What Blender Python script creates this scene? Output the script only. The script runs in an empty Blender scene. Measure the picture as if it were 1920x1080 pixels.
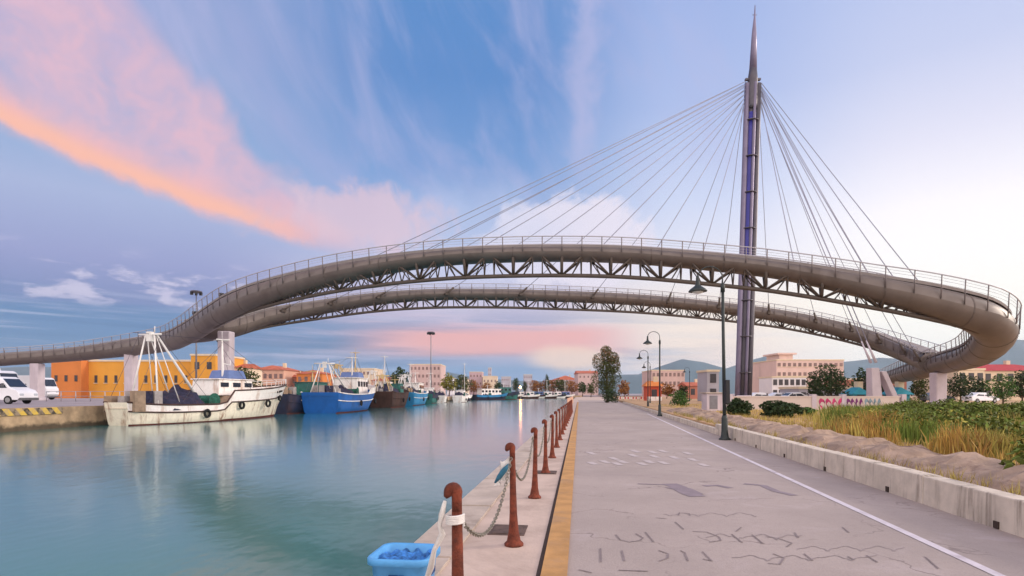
import bpy, math, random
from mathutils import Vector, Matrix, noise as mnoise
random.seed(7)
R = math.radians
sc = bpy.context.scene
col = sc.collection

# ------------------------------------------------------------------ camera
F = 1067.0                       # focal length in pixels of the 1920 wide frame
HZ = 738.0                       # horizon row
CAMZ = 1.6
cam_d = bpy.data.cameras.new("camera")
cam = bpy.data.objects.new("camera", cam_d)
col.objects.link(cam)
cam.location = (0, 0, CAMZ)
cam.rotation_euler = (R(90), 0, 0)
cam_d.sensor_width = 36
cam_d.lens = F / 1920 * 36
cam_d.shift_y = (HZ - 540) / 1920
cam_d.clip_start = 0.1
cam_d.clip_end = 20000
sc.camera = cam
sc.view_settings.view_transform = 'Standard'
sc.view_settings.look = 'None'
sc.view_settings.exposure = 0
sc.view_settings.gamma = 1
sc.render.engine = 'CYCLES'
sc.cycles.use_denoising = True
sc.cycles.max_bounces = 6
sc.cycles.sample_clamp_indirect = 6

def lin(c):
    return tuple((x / 255 / 12.92) if x / 255 <= 0.04045 else ((x / 255 + 0.055) / 1.055) ** 2.4 for x in c)

# ------------------------------------------------------------------ world: dusk sky with clouds
class NT:
    def __init__(s, tree):
        s.t = tree; s.n = tree.nodes; s.l = tree.links
    def put(s, sock, v):
        if isinstance(v, bpy.types.NodeSocket): s.l.new(v, sock)
        elif isinstance(v, tuple) and len(v) == 3 and sock.type == 'RGBA': sock.default_value = (*v, 1)
        else: sock.default_value = v
    def m(s, op, a, b=None, c=None, clamp=False):
        n = s.n.new('ShaderNodeMath'); n.operation = op; n.use_clamp = clamp
        for i, v in enumerate((a, b, c)):
            if v is not None: s.put(n.inputs[i], v)
        return n.outputs[0]
    def ss(s, lo, hi, x):
        n = s.n.new('ShaderNodeMapRange'); n.interpolation_type = 'SMOOTHSTEP'
        s.put(n.inputs['Value'], x); s.put(n.inputs['From Min'], lo); s.put(n.inputs['From Max'], hi)
        return n.outputs['Result']
    def inv(s, x): return s.m('SUBTRACT', 1.0, x)
    def mul(s, *a):
        r = a[0]
        for b in a[1:]: r = s.m('MULTIPLY', r, b)
        return r
    def add(s, a, b): return s.m('ADD', a, b)
    def mix(s, f, a, b):
        n = s.n.new('ShaderNodeMix'); n.data_type = 'RGBA'; n.clamp_factor = True
        s.put(n.inputs[0], f); s.put(n.inputs[6], a); s.put(n.inputs[7], b)
        return n.outputs[2]
    def vec(s, x, y, z=0.0):
        n = s.n.new('ShaderNodeCombineXYZ')
        s.put(n.inputs[0], x); s.put(n.inputs[1], y); s.put(n.inputs[2], z)
        return n.outputs[0]
    def noise(s, v, scale, detail=5.0, rough=0.55, dist=0.0):
        n = s.n.new('ShaderNodeTexNoise')
        if v is not None: s.put(n.inputs['Vector'], v)
        n.inputs['Scale'].default_value = scale; n.inputs['Detail'].default_value = detail
        n.inputs['Roughness'].default_value = rough; n.inputs['Distortion'].default_value = dist
        return n.outputs['Fac']
    def ramp(s, f, stops, interp='EASE'):
        n = s.n.new('ShaderNodeValToRGB'); cr = n.color_ramp; cr.interpolation = interp
        while len(cr.elements) < len(stops): cr.elements.new(0.5)
        for e, (p, c) in zip(cr.elements, stops):
            e.position = p; e.color = (*c, 1)
        s.put(n.inputs[0], f)
        return n.outputs[0]

SUN_AZ, SUN_EL = 78.0, 20.0      # degrees from +Y towards +X, and above the horizon
world = bpy.data.worlds.new("World")
sc.world = world
world.use_nodes = True
w = NT(world.node_tree)
w.n.clear()
out = w.n.new('ShaderNodeOutputWorld')
tc = w.n.new('ShaderNodeTexCoord')
sep = w.n.new('ShaderNodeSeparateXYZ'); w.l.new(tc.outputs['Generated'], sep.inputs[0])
DEG = 57.29578
az = w.m('MULTIPLY', w.m('ARCTAN2', sep.outputs[0], sep.outputs[1]), DEG)
el = w.m('MULTIPLY', w.m('ARCSINE', sep.outputs[2]), DEG)
e01 = w.m('DIVIDE', el, 60.0, clamp=True)
def gr(stops): return w.ramp(e01, [(e / 60.0, lin(c)) for e, c in stops], 'LINEAR')
left = gr([(0, (105, 155, 200)), (3.5, (78, 130, 182)), (5.5, (86, 132, 184)), (8, (122, 138, 190)), (11, (150, 158, 206)),
           (16, (168, 182, 220)), (20, (140, 172, 216)), (28, (150, 168, 214)), (60, (110, 140, 200))])
mid = gr([(0, (140, 165, 210)), (2.5, (120, 160, 205)), (4.2, (192, 180, 208)), (7, (208, 192, 216)), (12.5, (196, 200, 230)),
          (16, (150, 178, 224)), (22, (112, 154, 212)), (29, (88, 138, 202)), (34, (86, 138, 202)), (60, (85, 125, 195))])
rmid = gr([(0, (226, 220, 232)), (4, (255, 234, 222)), (8, (255, 240, 226)), (12, (236, 234, 246)), (18, (208, 218, 246)),
           (26, (172, 190, 234)), (34, (158, 180, 230)), (60, (105, 140, 205))])
right = gr([(0, (236, 238, 244)), (3, (255, 252, 246)), (7, (255, 252, 244)), (15, (252, 247, 252)), (20, (230, 229, 248)),
            (26, (200, 208, 240)), (31, (188, 200, 238)), (60, (120, 150, 210))])
c = w.mix(w.ss(-30, -9, az), left, mid)
c = w.mix(w.ss(0, 17, az), c, rmid)
c = w.mix(w.ss(19, 36, az), c, right)
v0 = w.vec(w.m('MULTIPLY', az, 0.1), w.m('MULTIPLY', el, 0.1))
n_fine = w.noise(v0, 3.0, 7.0, 0.6, 0.4)
n_big = w.noise(v0, 0.9, 4.0, 0.5, 0.6)
nf = w.m('SUBTRACT', n_fine, 0.5)
nb = w.m('SUBTRACT', n_big, 0.5)
# soft lilac cirrus
v1 = w.vec(w.m('ADD', w.m('MULTIPLY', az, 0.075), w.m('MULTIPLY', el, 0.045)), w.m('ADD', w.m('MULTIPLY', el, 0.05), w.m('MULTIPLY', az, 0.012)), 3.0)
cir = w.noise(v1, 1.7, 6.0, 0.55, 0.8)
f = w.mul(w.ss(0.45, 0.85, cir), w.ss(12, 20, el), w.inv(w.ss(8, 26, az)), 0.42)
c = w.mix(f, c, lin((182, 178, 222)))
# streaky high veils
v3 = w.vec(w.m('ADD', w.m('MULTIPLY', az, 0.10), w.m('MULTIPLY', el, 0.06)), w.m('SUBTRACT', w.m('MULTIPLY', el, 0.04), w.m('MULTIPLY', az, 0.02)), 9.0)
st = w.noise(v3, 1.9, 6.0, 0.56, 0.5)
f = w.mul(w.ss(0.42, 0.80, st), w.ss(15, 22, el), w.inv(w.ss(14, 30, az)), 0.5)
c = w.mix(f, c, lin((190, 188, 226)))
# tall wisp
wx = w.m('ADD', w.m('SUBTRACT', az, 7.2), w.m('MULTIPLY', w.m('SUBTRACT', 30, el), 0.06))
wx = w.m('ADD', wx, w.m('MULTIPLY', nf, 5.0))
f = w.mul(w.inv(w.ss(0.0, 2.6, w.m('ABSOLUTE', wx))), w.ss(18, 25, el), 0.5)
c = w.mix(f, c, lin((196, 192, 228)))
# the pink streak and the rosy veil above it
t = w.m('SUBTRACT', -20.5, az)
e0 = w.m('ADD', 15.2, w.m('ADD', w.m('MULTIPLY', t, 0.20), w.m('MULTIPLY', w.mul(t, t), 0.0022)))
d = w.m('SUBTRACT', el, e0)
dn = w.m('ADD', d, w.m('MULTIPLY', nf, 1.6))
veil_top = w.m('ADD', w.m('MULTIPLY', nb, 14.0), w.m('ADD', w.m('MULTIPLY', w.m('SUBTRACT', -20.0, az), 0.62), 3.2))
veil = w.mul(w.ss(-1.2, 0.8, dn), w.inv(w.ss(w.m('SUBTRACT', veil_top, 2.5), w.m('ADD', veil_top, 1.5), dn)), w.inv(w.ss(-16, -8, az)))
veil = w.mul(veil, w.m('ADD', 0.72, w.m('MULTIPLY', nf, 1.6)))
c = w.mix(w.m('MINIMUM', veil, 0.95), c, lin((226, 186, 204)))
dd = w.m('ADD', d, w.m('MULTIPLY', nf, 1.25))
peach = w.mul(w.ss(-1.9, -0.5, dd), w.inv(w.ss(-0.2, 2.6, dd)), w.inv(w.ss(-26, -12, az)))
c = w.mix(w.mul(peach, w.m('ADD', 0.78, w.m('MULTIPLY', nf, 2.0)), 1.0), c, lin((246, 186, 184)))
core = w.mul(w.ss(-1.3, -0.5, dd), w.inv(w.ss(-0.4, 0.9, dd)), w.inv(w.ss(-28, -18, az)))
c = w.mix(w.mul(core, 0.95), c, lin((254, 190, 168)))
# bank of white cumulus behind the near deck, and ragged rosy cloud to its left
def blob(a0, e_0, ra, re, rag, soft=0.45):
    x = w.m('DIVIDE', w.m('SUBTRACT', az, a0), ra); y = w.m('DIVIDE', w.m('SUBTRACT', el, e_0), re)
    r = w.m('SQRT', w.m('ADD', w.mul(x, x), w.mul(y, y)))
    r = w.m('ADD', r, w.add(w.m('MULTIPLY', nf, rag), w.m('MULTIPLY', nb, rag * 0.9)))
    return w.inv(w.ss(1 - soft, 1 + soft, r))
c = w.mix(w.mul(blob(5.0, 14.5, 7.6, 4.2, 1.1, 0.16), 0.9), c, lin((238, 230, 244)))
c = w.mix(w.mul(blob(-4, 14.5, 9, 5.2, 0.8, 0.5), 0.45), c, lin((205, 212, 240)))
c = w.mix(w.mul(blob(-15.5, 16.4, 6.5, 2.3, 2.8, 0.55), 0.75), c, lin((228, 198, 212)))
# low layered stratus
v2 = w.vec(w.m('MULTIPLY', az, 0.022), w.m('ADD', w.m('MULTIPLY', el, 0.34), w.m('MULTIPLY', az, 0.004)), 1.5)
n_str = w.noise(v2, 1.6, 5.0, 0.55, 0.3)
f = w.mul(w.ss(0.44, 0.60, n_str), w.inv(w.ss(5.0, 9.5, el)), w.inv(w.ss(2, 24, az)), 0.95)
c = w.mix(f, c, lin((74, 128, 180)))
n_s3 = w.noise(w.vec(w.m('MULTIPLY', az, 0.018), w.m('ADD', w.m('MULTIPLY', el, 0.75), w.m('MULTIPLY', az, 0.012)), 12.0), 1.5, 5.0, 0.55, 0.3)
f = w.mul(w.ss(0.52, 0.66, n_s3), w.inv(w.ss(6.0, 10.0, el)), w.ss(1.5, 3.5, el), w.inv(w.ss(-12, 4, az)), 0.65)
c = w.mix(f, c, lin((176, 186, 218)))
f = w.mul(w.ss(0.54, 0.64, w.inv(n_s3)), w.inv(w.ss(5.0, 8.0, el)), w.inv(w.ss(-12, 6, az)), 0.6)
c = w.mix(f, c, lin((62, 112, 166)))
n_str2 = w.noise(w.vec(w.m('MULTIPLY', az, 0.03), w.m('MULTIPLY', el, 0.42), 7.7), 1.8, 5.0, 0.55, 0.2)
f = w.mul(w.ss(0.55, 0.68, n_str2), w.inv(w.ss(5.0, 8.5, el)), w.ss(2, 4, el), w.inv(w.ss(-18, -2, az)), 0.7)
c = w.mix(f, c, lin((190, 190, 222)))
f = w.mul(w.ss(0.50, 0.64, n_str2), w.inv(w.ss(3.6, 6.2, el)), w.ss(4, 14, az), 0.45)
c = w.mix(f, c, lin((176, 200, 228)))
# pink band low over the far bank
pb = w.m('ADD', el, w.m('MULTIPLY', w.m('SUBTRACT', n_str, 0.5), 3.0))
f = w.mul(w.ss(3.3, 4.6, pb), w.inv(w.ss(5.6, 7.4, pb)), w.ss(-19, -8, az), w.inv(w.ss(6, 15, az)))
c = w.mix(w.mul(f, 0.95), c, lin((246, 176, 172)))
c = w.mix(w.mul(blob(6.0, 3.6, 4.0, 1.1, 0.5, 0.5), 0.8), c, lin((255, 222, 200)))
# little bright puffs at the left
n_p = w.noise(w.vec(w.m('MULTIPLY', az, 0.10), w.m('MULTIPLY', el, 0.30), 4.4), 2.3, 5.0, 0.6, 0.2)
f = w.mul(w.ss(0.50, 0.64, n_p), w.ss(6.6, 8.0, el), w.inv(w.ss(9.6, 12.5, el)), w.inv(w.ss(-26, -19, az)), 0.8)
c = w.mix(f, c, lin((212, 206, 232)))
# sunset glow, unseen side and rear sky brightened as added warm fill, and a physical sky on top
sky = w.n.new('ShaderNodeTexSky'); sky.sky_type = 'NISHITA'; sky.sun_disc = False
sky.sun_elevation = R(SUN_EL); sky.sun_rotation = R(SUN_AZ)
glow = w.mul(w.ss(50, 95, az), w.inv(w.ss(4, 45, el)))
back_fill = w.ss(55, 110, w.m('ABSOLUTE', az))
c = w.mix(w.mul(back_fill, 0.75), c, lin((255, 238, 226)))
boost = w.m('ADD', w.m('ADD', 1.0, w.m('MULTIPLY', w.ss(16, 34, az), w.m('MULTIPLY', w.inv(w.ss(12, 22, el)), 0.08))), w.m('ADD', w.m('MULTIPLY', glow, 1.0), w.m('MULTIPLY', back_fill, 0.9)))
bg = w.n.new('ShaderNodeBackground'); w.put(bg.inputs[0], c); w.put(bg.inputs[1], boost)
bg2 = w.n.new('ShaderNodeBackground'); w.put(bg2.inputs[0], sky.outputs[0]); bg2.inputs[1].default_value = 0.004
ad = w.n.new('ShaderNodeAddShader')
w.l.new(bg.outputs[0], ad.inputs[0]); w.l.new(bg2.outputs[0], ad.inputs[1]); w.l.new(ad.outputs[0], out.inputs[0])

sun_d = bpy.data.lights.new("sun", 'SUN'); sun_d.energy = 1.9; sun_d.angle = R(12); sun_d.color = (1.0, 0.86, 0.72)
sun = bpy.data.objects.new("sun", sun_d); col.objects.link(sun)
sd = Vector((math.sin(R(SUN_AZ)) * math.cos(R(SUN_EL)), math.cos(R(SUN_AZ)) * math.cos(R(SUN_EL)), math.sin(R(SUN_EL))))
sun.rotation_euler = (-sd).to_track_quat('-Z', 'Y').to_euler()

# ------------------------------------------------------------------ helpers
def P(px, py, Y):
    return Vector(((px - 960) / F * Y, Y, CAMZ - (py - HZ) / F * Y))
def X(px, Y): return (px - 960) / F * Y
def Z(py, Y): return CAMZ - (py - HZ) / F * Y

MATS = {}
def mat(name, c, rough=0.8, var=0.15, scale=3.0, metal=0.0, bump=0.0, bscale=None, stain=None, stain_amt=0.0, stretch=None, spec=0.4, island=0.0):
    """Procedural surface: base colour broken up by noise, optional stains and bump. c is sRGB 0-255."""
    if name in MATS: return MATS[name]
    m = bpy.data.materials.new(name); m.use_nodes = True
    t = NT(m.node_tree); b = t.n['Principled BSDF']
    base = lin(c)
    co = t.n.new('ShaderNodeTexCoord').outputs['Object']
    if stretch:
        mp = t.n.new('ShaderNodeMapping'); mp.inputs['Scale'].default_value = stretch
        t.l.new(co, mp.inputs['Vector']); cs = mp.outputs[0]
    else: cs = co
    n1 = t.noise(co, scale, 6.0, 0.6)
    hi = tuple(min(1, x * (1 + var)) for x in base); lo = tuple(x * (1 - var) for x in base)
    cc = t.mix(t.ss(0.32, 0.68, n1), lo, hi)
    if stain:
        n2 = t.noise(cs, scale * 0.45, 8.0, 0.68, 0.4)
        cc = t.mix(t.mul(t.ss(0.5, 0.7, n2), stain_amt), cc, lin(stain))
    if island:
        g = t.n.new('ShaderNodeNewGeometry')
        hv = t.n.new('ShaderNodeHueSaturation'); t.l.new(cc, hv.inputs['Color'])
        t.put(hv.inputs['Value'], t.m('ADD', 1 - island, t.m('MULTIPLY', g.outputs['Random Per Island'], 2 * island)))
        t.put(hv.inputs['Hue'], t.m('ADD', 0.485, t.m('MULTIPLY', g.outputs['Random Per Island'], 0.03)))
        cc = hv.outputs[0]
    t.put(b.inputs['Base Color'], cc)
    b.inputs['Roughness'].default_value = rough; b.inputs['Metallic'].default_value = metal
    b.inputs['Specular IOR Level'].default_value = spec
    if bump:
        bn = t.n.new('ShaderNodeBump'); bn.inputs['Strength'].default_value = bump; bn.inputs['Distance'].default_value = 0.02
        t.l.new(t.noise(co, bscale or scale * 8, 5.0, 0.65), bn.inputs['Height']); t.l.new(bn.outputs[0], b.inputs['Normal'])
    MATS[name] = m
    return m

def rot(p, a):
    c_, s_ = math.cos(a), math.sin(a)
    return (p[0] * c_ - p[1] * s_, p[0] * s_ + p[1] * c_, p[2])

OFF = {}
class MB:
    """Collects shapes and links them as ONE mesh object."""
    def __init__(s): s.v = []; s.f = []; s.mi = []; s.sm = []
    def add(s, vs, fs, mi=0, sm=False):
        o = len(s.v); s.v += [tuple(q) for q in vs]
        for q in fs: s.f.append(tuple(i + o for i in q)); s.mi.append(mi); s.sm.append(sm)
        return s
    def box(s, c, d, rz=0.0, mi=0, top=(1, 1), shift=(0, 0)):
        """box with centre of its base at c; top scales and shifts the upper face"""
        x, y, z = d[0] / 2, d[1] / 2, d[2]; vs = []
        for k, (fx, fy) in ((0, (1, 1)), (1, top)):
            for sx, sy in ((-1, -1), (1, -1), (1, 1), (-1, 1)):
                q = rot((sx * x * fx + shift[0] * k, sy * y * fy + shift[1] * k, z * k), rz)
                vs.append((q[0] + c[0], q[1] + c[1], q[2] + c[2]))
        return s.add(vs, [(3, 2, 1, 0), (4, 5, 6, 7), (0, 1, 5, 4), (1, 2, 6, 5), (2, 3, 7, 6), (3, 0, 4, 7)], mi)
    def tube(s, pts, r, n=8, mi=0, closed=False, sm=True):
        pts = [Vector(p) for p in pts]; N = len(pts)
        rs = r if isinstance(r, (list, tuple)) else [r] * N
        vs = []; u = None
        for i, p in enumerate(pts):
            if closed: d = pts[(i + 1) % N] - pts[i - 1]
            else: d = pts[min(i + 1, N - 1)] - pts[max(i - 1, 0)]
            d.normalize()
            if u is None:
                u = d.orthogonal() if abs(d.z) > 0.98 else Vector((0, 0, 1)).cross(d)
            u = (u - d * u.dot(d))
            if u.length < 1e-6: u = d.orthogonal()
            u.normalize(); v_ = d.cross(u)
            for k in range(n):
                a = 2 * math.pi * k / n
                vs.append(p + (u * math.cos(a) + v_ * math.sin(a)) * rs[i])
        fs = []
        for i in range(N if closed else N - 1):
            a, b = i * n, ((i + 1) % N) * n
            for k in range(n): fs.append((a + k, a + (k + 1) % n, b + (k + 1) % n, b + k))
        s.add(vs, fs, mi, sm)
        if not closed:
            o = len(s.v) - len(vs)
            s.f.append(tuple(o + k for k in reversed(range(n)))); s.mi.append(mi); s.sm.append(False)
            s.f.append(tuple(o + (N - 1) * n + k for k in range(n))); s.mi.append(mi); s.sm.append(False)
        return s
    def lathe(s, prof, c=(0, 0, 0), n=16, mi=0, sm=True):
        vs = []
        for r, z in prof:
            for k in range(n):
                a = 2 * math.pi * k / n; vs.append((c[0] + r * math.cos(a), c[1] + r * math.sin(a), c[2] + z))
        fs = []
        for i in range(len(prof) - 1):
            for k in range(n): fs.append((i * n + k, i * n + (k + 1) % n, (i + 1) * n + (k + 1) % n, (i + 1) * n + k))
        s.add(vs, fs, mi, sm)
        o = len(s.v) - len(vs)
        s.f.append(tuple(o + k for k in reversed(range(n)))); s.mi.append(mi); s.sm.append(False)
        s.f.append(tuple(o + (len(prof) - 1) * n + k for k in range(n))); s.mi.append(mi); s.sm.append(False)
        return s
    def prism(s, poly, z0, z1, mi=0):
        n = len(poly)
        vs = [(p[0], p[1], z0) for p in poly] + [(p[0], p[1], z1) for p in poly]
        fs = [tuple(reversed(range(n))), tuple(range(n, 2 * n))] + [(k, (k + 1) % n, n + (k + 1) % n, n + k) for k in range(n)]
        return s.add(vs, fs, mi)
    def extr(s, prof, y0, y1, mi=0):
        """profile in x,z swept along y"""
        n = len(prof)
        vs = [(p[0], y0, p[1]) for p in prof] + [(p[0], y1, p[1]) for p in prof]
        fs = [tuple(range(n)), tuple(reversed(range(n, 2 * n)))] + [((k + 1) % n, k, n + k, n + (k + 1) % n) for k in range(n)]
        return s.add(vs, fs, mi)
    def grid(s, rows, mi=0, sm=True):
        n = len(rows[0]); vs = [p for r_ in rows for p in r_]
        fs = [(i * n + k, i * n + k + 1, (i + 1) * n + k + 1, (i + 1) * n + k) for i in range(len(rows) - 1) for k in range(n - 1)]
        return s.add(vs, fs, mi, sm)
    def build(s, name, mats, parent=None, off=None, bevel=0.0):
        if off is None: off = OFF.get(parent.name, (0, 0, 0)) if parent else (0, 0, 0)
        off = tuple(off)
        me = bpy.data.meshes.new(name)
        me.from_pydata([(v[0] - off[0], v[1] - off[1], v[2] - off[2]) for v in s.v], [], s.f)
        for m in (mats if isinstance(mats, (list, tuple)) else [mats]): me.materials.append(m)
        me.polygons.foreach_set('material_index', s.mi); me.polygons.foreach_set('use_smooth', s.sm)
        me.update()
        o = bpy.data.objects.new(name, me); col.objects.link(o)
        if parent: o.parent = parent
        else: o.location = off
        OFF[o.name] = off
        if bevel:
            b = o.modifiers.new('bevel', 'BEVEL'); b.width = bevel; b.segments = 2; b.limit_method = 'ANGLE'
        return o

def tag(o, label=None, cat=None, group=None, kind=None):
    if label: o['label'] = label
    if cat: o['category'] = cat
    if group: o['group'] = group
    if kind: o['kind'] = kind
    return o
def empty(name, loc, label, cat, group=None, rz=0.0):
    o = bpy.data.objects.new(name, None); o.empty_display_size = 0.3; col.objects.link(o)
    o.location = loc; o.rotation_euler = (0, 0, rz)
    return tag(o, label, cat, group)
def copy_tree(o, loc=None, rz=None, label=None, parent=None):
    c_ = o.copy(); col.objects.link(c_)
    if parent: c_.parent = parent
    if loc is not None: c_.location = loc
    if rz is not None: c_.rotation_euler = (0, 0, rz)
    if label: c_['label'] = label
    for ch in list(o.children): copy_tree(ch, parent=c_)
    return c_
def catmull(pts, step):
    """resampled smooth curve through pts (tuples of any length)"""
    out_ = []; n = len(pts)
    for i in range(n - 1):
        p0, p1, p2, p3 = pts[max(i - 1, 0)], pts[i], pts[i + 1], pts[min(i + 2, n - 1)]
        for k in range(24):
            t = k / 24
            out_.append([0.5 * (2 * b + (c_ - a) * t + (2 * a - 5 * b + 4 * c_ - d) * t * t + (-a + 3 * b - 3 * c_ + d) * t ** 3)
                         for a, b, c_, d in zip(p0, p1, p2, p3)])
    out_.append(list(pts[-1]))
    L = [0.0]
    for a, b in zip(out_, out_[1:]): L.append(L[-1] + math.dist(a[:3], b[:3]))
    m = max(2, int(L[-1] / step)); res = []; j = 0
    for i in range(m + 1):
        d = L[-1] * i / m
        while j < len(L) - 2 and L[j + 1] < d: j += 1
        f = (d - L[j]) / max(1e-9, L[j + 1] - L[j]); f = min(1, max(0, f))
        res.append([a + (b - a) * f for a, b in zip(out_[j], out_[j + 1])])
    return res
def smooth01(a, b, x):
    t = min(1, max(0, (x - a) / (b - a))); return t * t * (3 - 2 * t)
# ------------------------------------------------------------------ setting
WATER = -0.6
LQ = 0.7                                            # level of the left quay and far bank
edge = lambda Y: -1.55 + 0.118 * Y                  # lip of the right quay
row = lambda Y: -0.70 + 0.12 * Y                    # bollard row
kerb = lambda Y: -0.355 + 0.118 * Y                 # yellow kerb, left side
wallx = lambda Y: 4.73 + 0.146 * Y                  # foot of the low wall
linex = lambda Y: 3.46 + 0.161 * Y

M_conc = mat('weathered_concrete', (178, 164, 152), .9, .12, 2.2, bump=.4, stain=(112, 98, 88), stain_amt=.5)
M_wall = mat('wall_concrete', (202, 190, 175), .9, .14, 2.4, bump=.5, stain=(92, 78, 68), stain_amt=.85, stretch=(3, 3, .25))
M_rust = mat('rusty_steel', (112, 52, 34), .8, .4, 12, bump=.8, bscale=70, stain=(58, 34, 30), stain_amt=.85)

def stone_edge_poly(y0, y1): return [(edge(y0), y0), (edge(y1), y1)]

# water, smooth from the long exposure
wm = bpy.data.materials.new('harbour_water'); wm.use_nodes = True
t = NT(wm.node_tree); b = t.n['Principled BSDF']
co = t.n.new('ShaderNodeTexCoord').outputs['Object']
mp = t.n.new('ShaderNodeMapping'); mp.inputs['Scale'].default_value = (.05, .02, 1); t.l.new(co, mp.inputs[0])
dep = t.noise(mp.outputs[0], 1.6, 3, .5)
t.put(b.inputs['Base Color'], t.mix(t.ss(.35, .65, dep), lin((44, 112, 124)), lin((40, 110, 102))))
t.put(b.inputs['Roughness'], .11); b.inputs['IOR'].default_value = 1.33
mp2 = t.n.new('ShaderNodeMapping'); mp2.inputs['Scale'].default_value = (1, .55, 1); t.l.new(co, mp2.inputs[0])
hgt = t.add(t.noise(mp2.outputs[0], .8, 3, .55, .3), t.m('MULTIPLY', t.noise(mp2.outputs[0], 3.4, 2, .5), .35))
b.inputs['Coat Weight'].default_value = .5; b.inputs['Coat Roughness'].default_value = .16; b.inputs['Coat IOR'].default_value = 1.4
bn = t.n.new('ShaderNodeBump'); bn.inputs['Strength'].default_value = .15; bn.inputs['Distance'].default_value = .12
t.l.new(hgt, bn.inputs['Height']); t.l.new(bn.outputs[0], b.inputs['Normal'])
m_ = MB(); m_.add([(-60, -80, WATER), (90, -80, WATER), (90, 320, WATER), (-60, 320, WATER)], [(0, 1, 2, 3)])
tag(m_.build('water', wm), kind='structure')

# left quay and the far bank, one sheet to the horizon
bank = [(-29.3, -80), (-29.3, 37), (-28.7, 62), (-26.5, 85), (-24.0, 112), (-20.2, 150), (-13.0, 215), (-3, 252), (12, 268), (33, 268)]
M_lq = mat('quay_asphalt', (150, 141, 146), .95, .14, .35, stain=(120, 108, 108), stain_amt=.4)
m_ = MB(); m_.prism(bank + [(9000, 268), (9000, 12000), (-9000, 12000), (-9000, -80)], -3, LQ)
tag(m_.build('ground', M_lq), kind='structure')
M_qwall = mat('quay_wall_stone', (170, 146, 118), .95, .3, .9, bump=.6, stain=(70, 52, 44), stain_amt=.85, stretch=(1, 1, .5))
t = NT(M_qwall.node_tree); b = t.n['Principled BSDF']; old = b.inputs['Base Color'].links[0].from_socket
co = t.n.new('ShaderNodeTexCoord').outputs['Object']; sx = t.n.new('ShaderNodeSeparateXYZ'); t.l.new(co, sx.inputs[0])
tide = t.inv(t.ss(-.42, -.16, t.add(sx.outputs[2], t.m('MULTIPLY', t.m('SUBTRACT', t.noise(co, 1.2, 6, .65), .5), .7))))
t.put(b.inputs['Base Color'], t.mix(t.mul(tide, .85), old, lin((52, 46, 38))))
m_ = MB()
for (a, b_) in zip(bank[:-1], bank[1:]):
    L_ = math.dist(a, b_); ang = math.atan2(b_[1] - a[1], b_[0] - a[0])
    q = (0.16 * math.cos(ang - math.pi / 2), 0.16 * math.sin(ang - math.pi / 2))
    m_.box(((a[0] + b_[0]) / 2 + q[0], (a[1] + b_[1]) / 2 + q[1], -2.9), (L_ + .1, .5, 3.65), ang)
tag(m_.build('quay_wall', M_qwall), 'stained stone quay wall along the far side of the water under the boats', 'wall')

# right bank: pavement, path, field
M_pave = mat('quay_paving', (188, 168, 155), .92, .12, 1.3, bump=.5, stain=(138, 116, 105), stain_amt=.6)
m_ = MB(); m_.prism([(edge(-20), -20), (wallx(-20), -20), (wallx(268), 268), (edge(268), 268)], -3, 0)
tag(m_.build('pavement', M_pave), kind='structure')
M_path = mat('path_asphalt', (164, 151, 145), .93, .07, .55, bump=.35, bscale=40, stain=(138, 126, 126), stain_amt=.45)
def path_surface(m):
    t = NT(m.node_tree); b = t.n['Principled BSDF']; old = b.inputs['Base Color'].links[0].from_socket
    co = t.n.new('ShaderNodeTexCoord').outputs['Object']
    g1 = t.noise(co, 55, 4, .7); g2 = t.noise(co, 7, 6, .65, .5); g3 = t.noise(co, .9, 4, .6, .8)
    c1 = t.mix(t.mul(t.ss(.45, .72, g1), .22), old, lin((112, 102, 102)))
    c1 = t.mix(t.mul(t.ss(.5, .8, g2), .35), c1, lin((140, 126, 124)))
    c1 = t.mix(t.mul(t.ss(.55, .7, g3), .35), c1, lin((184, 170, 170)))
    vo = t.n.new('ShaderNodeTexVoronoi'); vo.feature = 'DISTANCE_TO_EDGE'; vo.inputs['Scale'].default_value = .42
    wv = t.n.new('ShaderNodeVectorMath'); wv.operation = 'ADD'
    nz = t.n.new('ShaderNodeTexNoise'); nz.inputs['Scale'].default_value = 1.6; nz.inputs['Detail'].default_value = 6
    sc_ = t.n.new('ShaderNodeVectorMath'); sc_.operation = 'SCALE'; sc_.inputs['Scale'].default_value = .9
    t.l.new(co, nz.inputs['Vector']); t.l.new(nz.outputs['Color'], sc_.inputs[0]); t.l.new(sc_.outputs[0], wv.inputs[0]); t.l.new(co, wv.inputs[1]); t.l.new(wv.outputs[0], vo.inputs['Vector'])
    crack = t.mul(t.inv(t.ss(.002, .009, vo.outputs['Distance'])), t.ss(.42, .62, g3), .55)
    c1 = t.mix(crack, c1, lin((96, 84, 84)))
    t.put(b.inputs['Base Color'], c1)
path_surface(M_path)
ys = [-10, 0, 10, 20, 30, 40, 50, 60, 70, 80, 90, 100, 112]
rows = [[(kerb(y) + .24 + (wallx(y) - kerb(y) - .24) * k / 6, y, .006) for k in range(7)] for y in ys]
m_ = MB(); m_.grid(rows, sm=False)
tag(m_.build('path', M_path), kind='structure')
m_ = MB(); m_.add([(kerb(112) + .3, 112, .008), (wallx(112), 112, .008), (60, 128, .008), (60, 142, .008), (kerb(135), 135, .008)], [(0, 1, 2, 3, 4)])
tag(m_.build('road', M_path), kind='structure')
M_yel = mat('worn_yellow_paint', (182, 138, 86), .85, .16, 2.5, bump=.3, stain=(150, 128, 112), stain_amt=.6)
M_white = mat('worn_white_paint', (206, 198, 204), .85, .06, 4, stain=(165, 152, 158), stain_amt=.8)
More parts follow.
